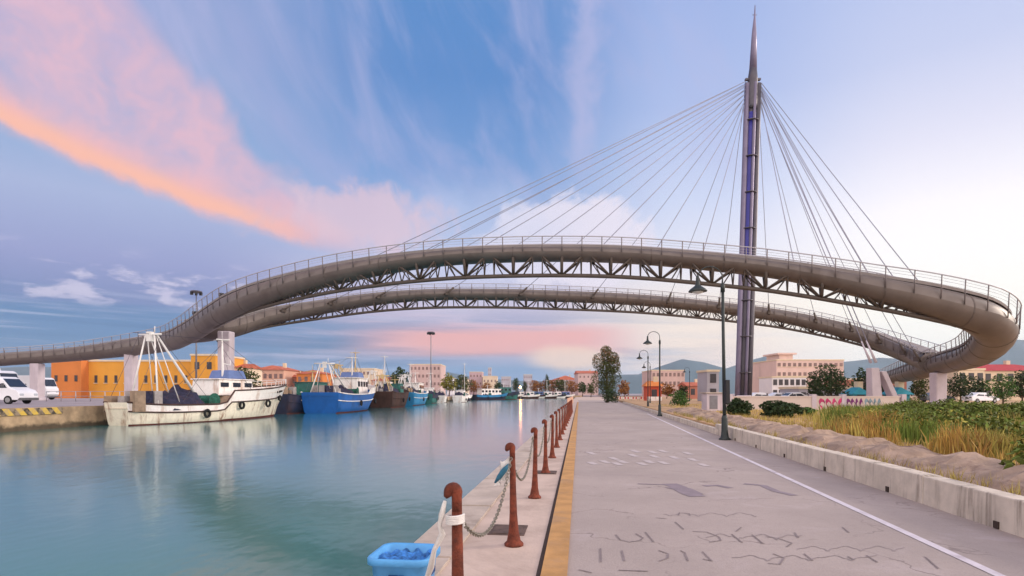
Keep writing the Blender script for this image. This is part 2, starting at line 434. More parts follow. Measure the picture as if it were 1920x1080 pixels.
m_ = MB(); m_.grid([[(kerb(y) + .02, y, 0), (kerb(y) + .02, y, .028), (kerb(y) + .25, y, .028), (kerb(y) + .25, y, 0)] for y in range(-8, 112, 4)], sm=False)
tag(m_.build('yellow_kerb', M_yel), 'flat worn yellow kerb strip between the quay paving and the grey path', 'kerb')
M_dark = mat('dark_seam', (66, 54, 48), .95)
m_ = MB(); m_.grid([[(kerb(y) - .025, y, .004), (kerb(y) + .019, y, .004)] for y in range(-8, 112, 4)], sm=False)
tag(m_.build('pavement_joint', M_dark), kind='structure')
m_ = MB(); m_.grid([[(linex(y) - .05, y, .011), (linex(y) + .05, y, .011)] for y in range(-6, 48, 3)], sm=False)
tag(m_.build('white_line', M_white), kind='structure')
M_field = mat('dry_field', (176, 142, 108), .97, .22, .5, bump=.5, stain=(150, 128, 66), stain_amt=.7)
m_ = MB(); m_.prism([(wallx(-20) + .2, -20), (9000, -20), (9000, 268), (wallx(268) + .2, 268)], -3, .3)
tag(m_.build('field', M_field), kind='structure')
# stone coping of the quay lip
m_ = MB()
for k in range(46):
    y = -2 + k * 2.5; x = edge(y + 1.24)
    m_.box((x + .06, y + 1.24, -.75), (.5, 2.46, .778 + random.uniform(0, .006)), -math.atan(.118))
tag(m_.build('coping_kerb', M_conc), 'pale stone coping along the lip of the near quay beside the bollards', 'kerb')
# low wall with drain holes
wl = empty('low_wall', (wallx(10), 10, 0), 'long low stained concrete wall with drain holes along the right of the path', 'wall')
m_ = MB()
y = -6.0
while y < 19.0:
    L_ = 3.55; yc = y + L_ / 2
    hh = .42 + random.uniform(-.006, .006)
    m_.box((wallx(yc) + .14, yc, -.01), (.28, L_ * 1.0107 - .012, hh), -math.atan(.146), top=(.94, 1))
    y += L_
m_.build('wall_block', M_wall, wl, wl.location, bevel=.015)
for k in range(7):
    yc = 4.2 + 2.5 * k; d_ = MB()
    d_.box((wallx(yc) + .0, yc, .012), (.03, .09, .085), -math.atan(.146)); d_.build('drain_hole_shade', M_dark, wl, wl.location)  # solid block, its dark colour stands in for the shade inside a hole
m_ = MB()
for k in range(26):
    yc = 20.6 + 3 * k; m_.box((wallx(yc) + .12, yc, -.01), (.24, 2.985, .24 + random.uniform(-.01, .01)), -math.atan(.146))
tag(m_.build('stone_kerb', M_wall, off=(wallx(20), 20, 0)), 'lower concrete kerb continuing past the street lamps along the path', 'kerb')
# broken stone ridge behind the wall
M_rub = mat('ridge_stone', (156, 134, 118), .95, .25, 1.8, bump=.9, stain=(78, 54, 48), stain_amt=.9)
rows = []
for i in range(260):
    y = 2 + i * .16; r_ = []
    lump = abs(math.sin(y * 1.25 + 1.6 * math.sin(y * .53))) ** .45
    for k in range(9):
        u = k / 8; x = wallx(y) + .55 + 1.5 * u + .1 * u * y * .3
        nz = mnoise.noise(Vector((x * 1.3, y * 1.3, 2))) * .10 + mnoise.noise(Vector((x * 4, y * 4, 9))) * .09
        r_.append((x + nz, y, .27 + math.sin(math.pi * u) ** .6 * (.04 + .22 * lump + 1.5 * nz)))
    rows.append(r_)
m_ = MB(); m_.grid(rows, sm=False)
tag(m_.build('stone_ridge', M_rub, off=(wallx(8) + 1, 8, .3)), 'rough brown ridge of broken stone just behind the low wall', 'stone ridge')

# ------------------------------------------------------------------ bridge
M_shellup = mat('deck_steel_top_lit', (142, 135, 135), .45, .06, .8, metal=.15, stain=(122, 110, 103), stain_amt=.5, stretch=(1, 1, .4))  # paler copy of the deck steel, skylight on the crown put into its colour
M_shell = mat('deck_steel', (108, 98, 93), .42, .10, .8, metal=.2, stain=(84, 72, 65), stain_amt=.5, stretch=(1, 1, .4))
M_rail = mat('railing_steel', (176, 172, 178), .4, .06, 2, metal=.3)
M_seam = mat('seam_steel', (92, 82, 77), .55, .1, 2)
M_post = mat('post_steel', (116, 108, 110), .5, .06, 2, metal=.3)
M_truss = mat('truss_steel', (84, 73, 66), .6, .12, 2)
M_cable = mat('cable_steel', (140, 140, 158), .5, .05, 2)
M_pier = mat('pier_concrete', (196, 184, 190), .85, .08, .6, stain=(150, 138, 146), stain_amt=.5, stretch=(2, 2, .3))
M_walk = mat('walkway', (140, 132, 130), .9, .08, 1)
M_mast = mat('mast_steel', (118, 110, 132), .35, .08, 1.2, metal=.35)
M_mdark = mat('mast_dark_steel', (84, 80, 88), .4, .1, 1.5, metal=.4)
M_mblue = mat('mast_blue_lit', (58, 58, 142), .45, .12, .5)
br = empty('footbridge', (26.4, 65, .35), 'long curved cable stayed footbridge of two grey tubular decks hung from one tall mast', 'bridge')
BL = tuple(br.location)

def deck(ctrl):
    pts = catmull(ctrl, .8); n = len(pts)
    fr = []
    for i, p in enumerate(pts):
        a, b_ = pts[max(i - 1, 0)], pts[min(i + 1, n - 1)]
        d_ = Vector((b_[0] - a[0], b_[1] - a[1], 0)).normalized()
        fr.append((Vector(p[:3]), d_, Vector((d_.y, -d_.x, 0)), p[3], p[4]))   # position, travel, right side, lower half height, truss amount
    wid = lambda p: 1.12 + .25 * smooth01(26, 36, p.x) * smooth01(70, 60, p.y)
    rows = []
    for p, d_, s_, hb, tr in fr:
        r_ = []
        for k in range(25):
            a = 2 * math.pi * k / 24; ca, sa = math.cos(a), math.sin(a)
            w_ = wid(p)
            r_.append(p + s_ * (w_ * ca) + Vector((0, 0, (.75 + hb) / 2 * (sa - 1))))
        rows.append(r_)
    m = MB(); m.grid(rows)
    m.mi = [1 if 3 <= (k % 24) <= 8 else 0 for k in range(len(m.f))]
    m.f.append(tuple(range(24))); m.mi.append(0); m.sm.append(False)
    o_ = (len(rows) - 1) * 25; m.f.append(tuple(o_ + q for q in reversed(range(24)))); m.mi.append(0); m.sm.append(False)
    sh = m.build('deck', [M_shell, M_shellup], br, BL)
    for i in range(4, len(fr) - 4, 7):
        p, d_, s_, hb, tr = fr[i]; m = MB(); H2 = (.75 + hb) / 2
        m.grid([[p + d_ * q + s_ * ((wid(p) + e_) * math.cos(a)) + Vector((0, 0, (H2 + e_) * math.sin(a) - H2)) for a in [math.pi * 2 * k / 24 for k in range(25)]] for q, e_ in ((-.06, -.02), (-.05, .018), (.05, .018), (.06, -.02))], sm=False)
        m.build('panel_seam', M_seam, sh)
    m = MB()
    m.grid([[p + s_ * x + Vector((0, 0, z)) for x, z in ((-wid(p) + .4, -.2), (-wid(p) + .4, .02), (wid(p) - .4, .02), (wid(p) - .4, -.2))] for p, d_, s_, hb, tr in fr], sm=False)
    m.build('walkway', M_walk, sh)
    for side in (-1, 1):
        m = MB(); m2 = MB(); acc = 0
        top = [p + s_ * (side * (wid(p) + .12)) + Vector((0, 0, .55)) for p, d_, s_, hb, tr in fr]
        m.tube(top, .045, 6)
        for h_ in (-.1, .15, .35): m.tube([p + s_ * (side * (wid(p) + .04 + .05 * h_)) + Vector((0, 0, h_)) for p, d_, s_, hb, tr in fr], .012, 4)
        last = -9.0
        for i, (p, d_, s_, hb, tr) in enumerate(fr):
            if i: acc += (p - fr[i - 1][0]).length
            if acc - last >= 1.5:
                last = acc
                m2.tube([p + s_ * (side * (wid(p) + .03)) + Vector((0, 0, -(.75 + hb) / 2)), p + s_ * (side * (wid(p) + .08)) + Vector((0, 0, -.1)), top[i]], .042, 5)
        rl = m.build('railing', M_rail, sh); m2.build('railing_post', M_post, rl)['kind'] = 'stuff'
    # collar joints of the shell
    # lower chord and web
    ch = [(p + Vector((0, 0, -2.36)), d_, s_, p, hb, tr) for p, d_, s_, hb, tr in fr if tr > .01]
    m = MB(); m.tube([q[0] for q in ch], .17, 8); m.build('truss_chord', M_truss, sh)
    acc = 0; last = 0; nodes = []
    for i in range(1, len(ch)):
        acc += (ch[i][0] - ch[i - 1][0]).length
        if acc - last >= 3.95: last = acc; nodes.append(i)
    half = 2
    for i in nodes:
        if i - half < 0 or i + half >= len(ch): continue
        m = MB(); q = ch[i][0]
        for side in (-1, 1):
            for j, r_ in ((i - half, .085), (i, .12), (i + half, .085)):
                p, s_, hb = ch[j][3], ch[j][2], ch[j][4]
                m.tube([q, p + s_ * (side * .8) + Vector((0, 0, -.7 - hb * .55))], r_, 6)
            for j in (i - half, i + half):
                p, s_, hb = ch[j][3], ch[j][2], ch[j][4]
                m.tube([ch[j][0], p + s_ * (side * .7) + Vector((0, 0, -.7 - hb * .7))], .055, 5)
                m.tube([(q + ch[j][0]) / 2, p + s_ * (side * .75) + Vector((0, 0, -.7 - hb * .55))], .045, 5)
        m.build('truss_brace', M_truss, sh)
    return sh, fr

def K(px, py, Y, hb, tr=0.0):
    q = P(px, py, Y); return (q.x, q.y, q.z, hb, tr)
near_ctrl = [(-110, 68, 3.5, .9, 0), (-88, 74, 5.4, .9, 0), K(0, 663, 77, .95), K(150, 651, 77.5, 1.1), K(300, 627, 73.5, 1.6), K(350, 608, 68.5, 1.7), K(400, 574, 61.5, 1.7),
    K(440, 550, 57.5, 1.75, .5), K(500, 528, 54.6, 1.5, 1), K(600, 503, 51.6, 1.1, 1), K(700, 485, 49.3, .8, 1), K(800, 473, 48, .55, 1), K(900, 466, 47.4, .48, 1),
    K(1050, 463, 47, .45, 1), K(1200, 467, 46.4, .48, 1), K(1400, 484, 44.8, .55, 1), K(1500, 496, 43.6, .7, 1), K(1600, 511, 42.3, 1.0, 1), K(1700, 528, 41.2, 1.35, 1), K(1800, 550, 41.2, 1.72, 1),
    (34.4, 41.6, 8.3, 1.75, 0), (37.3, 43.9, 7.65, 1.8, 0), (40.4, 48.2, 7.0, 1.75, 0), (44.2, 54.4, 6.4, 1.55, 0), (46.8, 61, 6.0, 1.4, 0), (50.5, 71, 5.45, 1.4, 0), (58, 86, 5.1, 1.2, 0), (70, 110, 4.4, .9, 0), (92, 150, 2.0, .8, 0)]
far_ctrl = [K(352, 612, 71, 1.4), K(400, 604, 68.5, 1.5), K(445, 592, 69.5, 1.72, .5), K(500, 578, 72, 1.5, 1), K(600, 564, 75, 1.1, 1), K(700, 551, 75.5, .8, 1), K(800, 544, 75.5, .65, 1), K(900, 543, 75.8, .65, 1),
    K(1000, 545, 76.2, .65, 1), K(1200, 554, 78, .65, 1), K(1390, 573, 79.5, .75, 1), K(1500, 589, 79, 1.0, 1), K(1620, 616, 76.5, 1.45, 1), K(1700, 643, 71, 1.72, .3), K(1747, 661, 64.3, 1.6)]
sh_n, fr_n = deck(near_ctrl)
sh_f, fr_f = deck(far_ctrl)
# piers
def pier(px, Y, ztop, zb, w_=1.7, d_=2.6):
    m = MB(); x = X(px, Y)
    m.box((x, Y, zb), (w_, d_, ztop - zb), 0, top=(1.06, 1.06)); m.box((x, Y, zb), (w_ + .5, d_ + .5, .5), 0, top=(.9, .9))
    m.build('pier', M_pier, br, BL, bevel=.12)
pier(424, 67, 8.9, LQ - .1, 1.35, 1.3); pier(246, 75.5, 7.0, LQ - .1, 1.15, 1.2); pier(70, 77.5, 5.7, LQ - .1, 1.15, 1.2); pier(1759, 62.5, 3.9, .2, 1.15, 1.1)
# mast: a leaning bundle of pipes with a pointed steel top
mtop = Vector((27.5, 65, Z(150, 65))); mbot = Vector((26.35, 65, .3)); ml = mtop - mbot
mastc = lambda z: mbot + ml * ((z - mbot.z) / ml.z)
def mpath(dx, dy, z0, z1, n=8): return [mastc(z0 + (z1 - z0) * k / n) + Vector((dx, dy, 0)) for k in range(n + 1)]
m = MB(); m.tube(mpath(0, .1, .2, Z(150, 65)), .5, 14); mast = m.build('mast', M_mdark, br, BL)
m = MB(); m.tube(mpath(0, .1, Z(500, 65), Z(212, 65)), .56, 14); m.build('blue_lit_core', M_mblue, mast)  # blue illumination of the mast, put into the colour of a sleeve
for dx, dy, r_, mt in ((-.66, -.1, .3, M_mast), (.1, -.5, .17, M_mast), (.66, -.05, .32, M_mdark), (0, .55, .3, M_mast)):
    m = MB(); m.tube(mpath(dx, dy, .2, Z(158, 65)), r_, 12); m.build('mast_pipe', mt, mast)
for z in [4 + 4.1 * k for k in range(8)]:
    m = MB(); q = mastc(z); m.lathe([(.75, -.06), (.8, -.04), (.8, .04), (.75, .06)], q, 16); m.build('mast_ring', M_mdark, mast)
m = MB(); m.lathe([(1.0, .2), (1.6, 0)][::-1] + [(.9, 1.1)], mbot, 16); m.build('mast_foot', M_pier, mast)
m = MB(); zc0, zc1 = Z(205, 65), Z(130, 65)
m.tube([mastc(zc0), mastc(zc0 + .5), mastc(zc1 - 1.2), mastc(zc1)], [.58, .6, .56, .42], 12)
for k in range(7):
    z = zc0 + .3 + k * .5
    for sx in (-1, 1): m.box(mastc(z) + Vector((sx * .66, 0, 0)), (.42, .35, .2))
m.build('mast_head', M_mdark, mast)
m = MB(); m.tube([mastc(zc1 - .05), mastc(zc1 + 4), mastc(Z(30, 65)), mastc(Z(10, 65))], [.42, .27, .09, .045], 12); m.tube([mastc(Z(28, 65)) + Vector((-.25, 0, 0)), mastc(Z(28, 65)) + Vector((.25, 0, 0))], .04, 6)
m.build('spire', M_mast, mast)
# stay cables
def along(fr, px):
    return min(fr, key=lambda f: abs(960 + f[0].x / f[0].y * F - px) + (500 if f[0].y > 90 else 0))
def cable(a, b_, r_=.036):
    m = MB(); m.tube([a, (a + b_) / 2 + Vector((0, 0, -.12)), b_], r_, 6); return m.build('stay_cable', M_cable, br, BL)
far_px = [530, 620, 710, 835, 970, 1110, 1245, 1345, 1430, 1522, 1600, 1665, 1718, 1748]
for k, px in enumerate(far_px):
    f = min((g for g in fr_f if g[0].y > 62.5), key=lambda g: abs(960 + g[0].x / g[0].y * F - px))
    q = f[0] + f[2] * 1.3 + Vector((0, 0, -.6))
    lev = abs(px - 1390) / 860 if px < 1390 else (px - 1390) / 400
    top = mastc(Z(200 - 48 * min(1, lev), 65)) + Vector((-.9 if px < 1390 else .9, .25, 0))
    cb = cable(top, q)
    m = MB(); dirv = (top - q).normalized(); m.tube([q - dirv * .5, q + dirv * 1.1], .13, 8); m.box(q + Vector((0, .25, -.35)), (.35, .7, .5)); m.build('cable_anchor', M_truss, cb)
near_px = [600, 720, 850, 985, 1110, 1225, 1320, 1490, 1580, 1655, 1720, 1775]
for px in near_px:
    f = min((g for g in fr_n if g[0].y < 60 and g[0].x < 35), key=lambda g: abs(960 + g[0].x / g[0].y * F - px))
    q = f[0] - f[2] * 1.3 + Vector((0, 0, -.6))
    lev = abs(px - 1400) / 800 if px < 1400 else (px - 1400) / 400
    top = mastc(Z(203 - 48 * min(1, lev), 65)) + Vector((-.9 if px < 1400 else .9, -.25, 0))
    cb = cable(top, q)
    m = MB(); dirv = (top - q).normalized(); m.tube([q - dirv * .5, q + dirv * .9], .13, 8); m.build('cable_anchor', M_truss, cb)
anc = Vector((X(1636, 50), 50, Z(676, 50)))
for dy in (-.35, .35):
    cb = cable(mastc(Z(176, 65)) + Vector((.9, dy, 0)), anc + Vector((0, dy, 0)), .045)
    m = MB(); dirv = (mastc(Z(176, 65)) - anc).normalized(); m.tube([anc + Vector((0, dy, 0)) - dirv * .2, anc + Vector((0, dy, 0)) + dirv * 2.0], [.12, .05], 8); m.build('cable_anchor', M_pier, cb)
# anchor block of the backstay: an A of two leaning slabs
ab = empty('anchor_frame', (X(1655, 50), 50, .3), 'pale concrete A shaped anchor frame holding the backstay in the field', 'anchor block')
ax = X(1640, 50)
m = MB(); m.box((ax + .02, 50, .25), (.95, 1.0, 3.6), 0, top=(.72, .8), shift=(-.2, 0)); m.build('upright_slab', M_pier, ab, ab.location, bevel=.05)
m = MB(); m.box((X(1684, 50), 50, .25), (.5, .9, 3.3), 0, top=(.9, .9), shift=(-1.5, 0)); m.build('leaning_slab', M_pier, ab, ab.location, bevel=.05)
m = MB(); m.box(((ax + X(1684, 50)) / 2, 50.1, .2), (2.4, 1.4, .6)); m.build('footing', M_pier, ab, ab.location, bevel=.05)

# lights on bridge deck and behind it
M_iron = mat('green_black_iron', (40, 48, 48), .5, .2, 6)
M_galv = mat('galvanised_pole', (120, 118, 124), .5, .1, 4, metal=.3)
M_blackbox = mat('black_plastic', (28, 28, 32), .5, .1, 6)
M_lens = mat('lamp_glass', (215, 212, 205), .3, .03, 5)
for px, pt, Y, lb in ((368, 548, 104, 'tall thin floodlight mast with ring head behind the left end of the bridge'), (808, 624, 150, 'tall thin floodlight mast with small head behind the blue boats')):
    e = empty('floodlight_mast', (X(px, Y), Y, LQ), lb, 'light mast', 'tall floodlight masts on the far quay')
    zt = Z(pt, Y) - LQ
    m = MB(); m.tube([(0, 0, 0), (0, 0, zt * .5), (0, 0, zt)], [.2, .14, .08], 10); m.build('pole', M_galv, e)
    m = MB(); m.lathe([(.9, -.1), (1.0, 0), (1.0, .15), (.8, .25)], (0, 0, zt), 16); hd = m.build('head_ring', M_mdark, e)
    for k in range(6):
        a = k * math.pi / 3; m = MB(); m.box((.85 * math.cos(a), .85 * math.sin(a), zt - .45), (.4, .4, .4), a); m.build('floodlight', M_blackbox, e)
for px, lb in ((345, 'small black spotlight on the railing of the left ramp, lower one'), (391, 'small black spotlight on a stalk at the bend of the left ramp, higher one')):
    f = min((g for g in fr_n if g[0].x < -24), key=lambda g: abs(960 + g[0].x / g[0].y * F - px))
    e = empty('spotlight', f[0] - f[2] * 1.2, lb, 'spotlight', 'spotlights on the ramp')
    m = MB(); m.tube([(0, 0, -.1), (0, 0, 1.5)], .06, 6); m.build('stalk', M_iron, e)
    m = MB(); m.box((0, 0, 1.45), (.5, .4, .42)); m.build('lamp_head', M_blackbox, e, bevel=.05)

# ------------------------------------------------------------------ street lamps
def lamp():
    e = empty('street_lamp', (0, 0, 0), 'x', 'street lamp', 'gooseneck street lamps along the path')
    m = MB(); m.lathe([(.2, 0), (.2, .05), (.14, .09), (.11, .3), (.1, .75), (.075, .85)], n=14); m.build('base', M_iron, e)
    m = MB(); m.tube([(0, 0, .8), (0, 0, 3), (0, 0, 5.2)], [.062, .055, .05], 10); m.lathe([(.075, 5.1), (.075, 5.3), (.05, 5.4)], n=10); m.build('pole', M_iron, e)
    m = MB(); r_ = .43; arc = [(0, 0, 5.2), (0, 0, 5.5)] + [(-r_ + r_ * math.cos(a), 0, 5.58 + .40 * math.sin(a)) for a in [k * math.pi / 10 for k in range(11)]] + [(-2 * r_, 0, 5.5)]
    m.tube(arc, .022, 8); m.build('gooseneck', M_iron, e)
    m = MB(); x0 = -2 * r_
    m.lathe([(.03, .42), (.05, .40), (.07, .12), (.12, .06), (.26, -.04), (.31, -.10), (.31, -.13), (.27, -.13)][::-1], (x0, 0, 5.25), 20); sh = m.build('lamp_shade', M_iron, e)
    m = MB(); m.lathe([(.05, -.2), (.16, -.17), (.2, -.125)], (x0, 0, 5.25), 14); m.build('bulb_glass', M_lens, sh)
    return e
L0 = lamp()
spots = [(1359, 19.6, 'nearest gooseneck street lamp, with a black box strapped to its pole, by the low wall'),
         (1237, 40.2, 'second gooseneck street lamp from the near end, tallest arch before the white sky'),
         (1215, 57.5, 'third gooseneck street lamp along the path, just left of the second'),
         (1219, 79, 'fourth and faintest gooseneck street lamp seen between the second and third poles'),
         (1293, 96, 'lone far street lamp in the lot right of the path, beyond the grey box')]
for k, (px, Y, lb) in enumerate(spots):
    o = L0 if k == 0 else copy_tree(L0)
    o.location = (X(px, Y), Y, 0 if k < 3 else .05); o['label'] = lb
L0.rotation_euler = (0, R(-.8), 0)
m = MB(); m.box((.05, -.12, 1.25), (.16, .18, .82)); m.build('control_box', M_blackbox, L0, bevel=.02)

# ------------------------------------------------------------------ bollards, chains, ropes, bin, covers
def bollard():
    m = MB()
    m.lathe([(.1, 0), (.103, .02), (.095, .03), (.074, .05), (.052, .16), (.040, .34), (.034, .6), (.030, .92)], n=16)
    o = m.build('bollard', M_rust)
    m = MB(); r_ = .030
    arc = [(0, 0, .9), (0, 0, 1.0)] + [(-.022 + .022 * math.cos(a), 0, 1.03 + .024 * math.sin(a)) for a in [k * math.pi / 8 for k in range(9)]] + [(-.045, 0, 1.01), (-.04, 0, 1.0)]
    m.tube(arc, [r_, r_] + [r_ * 1.12] * 9 + [.034, .024], 10); m.build('hook', M_rust, o)
    return o
B0 = bollard()
tag(B0, 'x', 'bollard', 'rusty hooked bollards along the quay')
BY = [3.28 + 2.72 * k for k in range(18)]
nth = ['nearest', 'second', 'third', 'fourth', 'fifth', 'sixth', 'seventh', 'eighth', 'ninth', 'tenth', 'eleventh', 'twelfth', 'thirteenth', 'fourteenth', 'fifteenth', 'sixteenth', 'seventeenth', 'eighteenth']
extra = {0: ' with white rope, beside the blue bin', 1: ' with a cloth scrap tied on', 3: ' beside a square cover'}
for k, y in enumerate(BY):
    o = B0 if k == 0 else copy_tree(B0)
    o.location = (row(y), y, .0); o.rotation_euler = (R(random.uniform(-1, 1)), R(random.uniform(-1.2, 1.2)), R(random.uniform(-14, 14)))
    o['label'] = f'{nth[k]} rusty hooked bollard of the quay row' + extra.get(k, '')
M_chain = mat('dull_chain', (128, 122, 112), .6, .2, 20, metal=.3)
def chain(k, links):
    a = Vector((row(BY[k]) - .03, BY[k] + .05, .93)); b_ = Vector((row(BY[k + 1]) - .03, BY[k + 1] - .05, .93)); m = MB()
    n = 56
    pts = [a.lerp(b_, i / n) + Vector((0, 0, -.42 * 4 * (i / n) * (1 - i / n))) for i in range(n + 1)]
    if links:
        for i in range(n):
            c_, d_ = (pts[i] + pts[i + 1]) / 2, (pts[i + 1] - pts[i]).normalized()
            u = d_.cross(Vector((0, 0, 1))).normalized(); v_ = d_.cross(u)
            s_ = u if i % 2 else v_
            m.tube([c_ + d_ * (.034 * math.cos(q)) + s_ * (.014 * math.sin(q)) for q in [j * math.pi / 4 for j in range(8)]], .005, 5, closed=True)
    else: m.tube(pts[::4], .009, 5)
    o = m.build('chain', M_chain, off=a)
    tag(o, f'dull chain sagging from the {nth[k]} to the {nth[k+1]} bollard of the quay row', 'chain', 'chains slung between the bollards')
for k in range(12): chain(k, k < 4)
M_rope = mat('white_rope', (222, 218, 214), .9, .06, 30, bump=.6, bscale=90)
M_cloth = mat('teal_cloth', (52, 104, 128), .9, .2, 12)
x, y = row(BY[0]), BY[0]
m = MB(); m.tube([(x - .08, y, .98), (x - .10, y + .02, .9), (x - .115, y + .03, .83), (x - .10, y + .05, .78), (x - .15, y + .06, .68), (x - .18, y + .14, .56), (x - .26, y + .35, .36), (x - .36, y + .75, .1), (x - .46, y + 1.0, .035), (x - .9, y + 1.1, .03)],
     [.010, .018, .012, .02, .014, .02, .011, .010, .010, .010], 8)
for q in range(5): m.tube([(x - .02 + .05 * math.cos(a), y + .05 * math.sin(a), .84 + .010 * q + .004 * a) for a in [j * math.pi / 5 for j in range(11)]], .007, 6)
tag(m.build('mooring_rope', M_rope, off=(x, y, 0)), 'white rope knotted on the nearest bollard and trailing to the quay lip', 'rope')
x, y = row(BY[1]), BY[1]
m = MB()
rag = [[(x - .05 - .05 * v - .10 * u + .02 * math.sin(7 * u + 3 * v), y + .02 - .03 * math.sin(5 * v + u), .93 - .26 * v - .06 * u + .02 * math.sin(9 * u)) for u in [i / 5 for i in range(6)]] for v in [i / 7 for i in range(8)]]
m.grid(rag); o = m.build('cloth_scrap', [M_rope], off=(x, y, .7)); tag(o, 'torn white and teal cloth scrap tied to the second bollard', 'cloth')
m = MB(); m.tube([(x - .05, y - .03, .86), (x - .1, y - .05, .8), (x - .15, y - .03, .73), (x - .2, y, .66)], [.012, .03, .028, .01], 7); m.build('teal_knot', M_cloth, o, o.location)
for k, (px, py, lb) in enumerate(((953, 994, 'dark square metal cover in the paving beside the second bollard'), (1024, 886, 'dark square metal cover in the paving beside the fourth bollard'))):
    Y = 1.6 * F / (py - HZ); m = MB(); m.box((X(px, Y), Y, -.03), (.42, .5, .038), -math.atan(.12))
    m.box((X(px, Y), Y, .009), (.34, .42, .006), -math.atan(.12))
    tag(m.build('ground_cover', mat('cover_iron', (92, 74, 66), .8, .25, 8, bump=.4), off=(X(px, Y), Y, 0), bevel=.004), lb, 'cover')
# blue fish bin
M_bin = mat('blue_plastic', (84, 156, 214), .45, .10, 5, stain=(80, 150, 205), stain_amt=.4, bump=.2)
M_net = mat('blue_net', (66, 132, 206), .9, .5, 14, bump=.9, stain=(18, 52, 110), stain_amt=.8)
M_slot = mat('bin_slot', (20, 58, 112), .7)
e = empty('fish_bin', (-.84, 4.47, 0), 'blue plastic fish bin full of blue netting beside the nearest bollard', 'bin', rz=-math.atan(.118))
def rrect(w_, d_, r_, z, n=5):
    pts = []
    for cx, cy, a0 in ((w_ / 2 - r_, d_ / 2 - r_, 0), (-w_ / 2 + r_, d_ / 2 - r_, 90), (-w_ / 2 + r_, -d_ / 2 + r_, 180), (w_ / 2 - r_, -d_ / 2 + r_, 270)):
        for k in range(n + 1):
            a = R(a0 + 90 * k / n); pts.append((cx + r_ * math.cos(a), cy + r_ * math.sin(a), z))
    return pts + pts[:1]
m = MB(); m.grid([rrect(.38, .38, .07, 0), rrect(.43, .43, .08, .30), rrect(.49, .49, .10, .31), rrect(.49, .49, .10, .355), rrect(.47, .47, .09, .365), rrect(.42, .42, .07, .355), rrect(.40, .40, .07, .25), rrect(.3, .3, .06, .2)]); m.build('tub', M_bin, e)
for sx, sy in ((0, -1), (1, 0)):
    m = MB(); m.box((sx * .222, sy * .222, .2), (.12 if sy else .012, .012 if sy else .12, .04)); m.build('handle_slot', M_slot, e, (0, 0, 0))
m = MB(); N_ = 22
m.grid([[(.4 * (i / N_ - .5), .4 * (j / N_ - .5), .31 + .05 * mnoise.noise(Vector((i * .33, j * .33, 4))) + .02 * mnoise.noise(Vector((i, j, 1)))) for i in range(N_ + 1)] for j in range(N_ + 1)]); m.build('netting', M_net, e)
# writing and stains worn into the path: unreadable painted strokes
M_ink = mat('faded_black_paint', (130, 118, 118), .9, .12, 6)
M_ghost = mat('faded_white_paint', (182, 171, 170), .9, .05, 6)
def G(px, py): Y = 1.6 * F / (py - HZ); return Vector((X(px, Y), Y, 0))
def stroke(m, pts, w_, z):
    q = [G(*p) for p in pts]; L = []
    for i, p in enumerate(q):
        d_ = (q[min(i + 1, len(q) - 1)] - q[max(i - 1, 0)]).normalized(); n_ = Vector((-d_.y, d_.x, 0)) * (w_ / 2)
        L.append([p + n_ + Vector((0, 0, z)), p - n_ + Vector((0, 0, z))])
    m.grid(L, sm=False)
S = [[(1126, 1030), (1127, 1056)], [(1166, 1034), (1171, 1054)], [(1235, 1034), (1253, 1040), (1252, 1048), (1236, 1054)], [(1276, 1034), (1284, 1038), (1290, 1054)], [(1317, 1036), (1325, 1044), (1335, 1054)], [(1318, 1050), (1332, 1053)],
     [(1155, 1004), (1163, 1014), (1180, 1018), (1200, 1015), (1206, 1010), (1192, 1002)], [(1210, 999), (1226, 1018)],
     [(1298, 998), (1325, 999), (1348, 1008), (1352, 1015), (1330, 1018)], [(1372, 1003), (1392, 1019)], [(1390, 990), (1380, 998)], [(1410, 1004), (1430, 1020)], [(1436, 1008), (1460, 1011), (1485, 1020), (1475, 1027)], [(1490, 1000), (1497, 1010)],
     [(1450, 1040), (1470, 1048), (1462, 1060), (1440, 1058)], [(1508, 1040), (1524, 1053)], [(1590, 1045), (1600, 1051)], [(1625, 1043), (1645, 1056)], [(1735, 1046), (1760, 1068)], [(1580, 990), (1592, 1000)], [(1085, 1070), (1110, 1076)], [(1160, 1071), (1215, 1073)],
     [(1272, 968), (1274, 962), (1292, 964), (1294, 968)], [(1230, 972), (1250, 974)], [(1266, 980), (1282, 994)]]
rs = random.Random(11); taken = [p for s_ in S for p in s_]
for _ in range(0):
    px, py = rs.uniform(1080, 1740), rs.choice((945, 968, 985, 1008, 1028, 1046, 1066)) + rs.uniform(-4, 4)
    if px > 1330 + (py - 900) * 2.6 or px < 1120 - (py - 945) * .3 or any(abs(px - q[0]) < 16 and abs(py - q[1]) < 9 for q in taken): continue
    k = rs.random(); h_ = (py - 738) * .030; w_ = h_ * rs.uniform(.8, 1.5)
    if k < .35: s_ = [(px, py - h_), (px + h_ * rs.uniform(.2, .9), py + h_)]
    elif k < .7: s_ = [(px + w_ * math.cos(a), py + h_ * math.sin(a)) for a in [rs.uniform(0, 6) + j * .55 for j in range(1)] * 1 + []] or None; a0 = rs.uniform(0, 6.28); s_ = [(px + w_ * math.cos(a0 + j * .5), py + h_ * .8 * math.sin(a0 + j * .5)) for j in range(rs.randint(5, 9))]
    else: s_ = [(px - w_, py + h_ * rs.uniform(-.3, .3)), (px, py + h_ * rs.uniform(-.6, .6)), (px + w_, py + h_ * rs.uniform(-.3, .3))]
    S.append(s_); taken += [(px, py)]
m = MB()
for s_ in S: stroke(m, s_, .018, .0115)
tag(m.build('path_writing', M_ink), kind='structure')
m = MB()
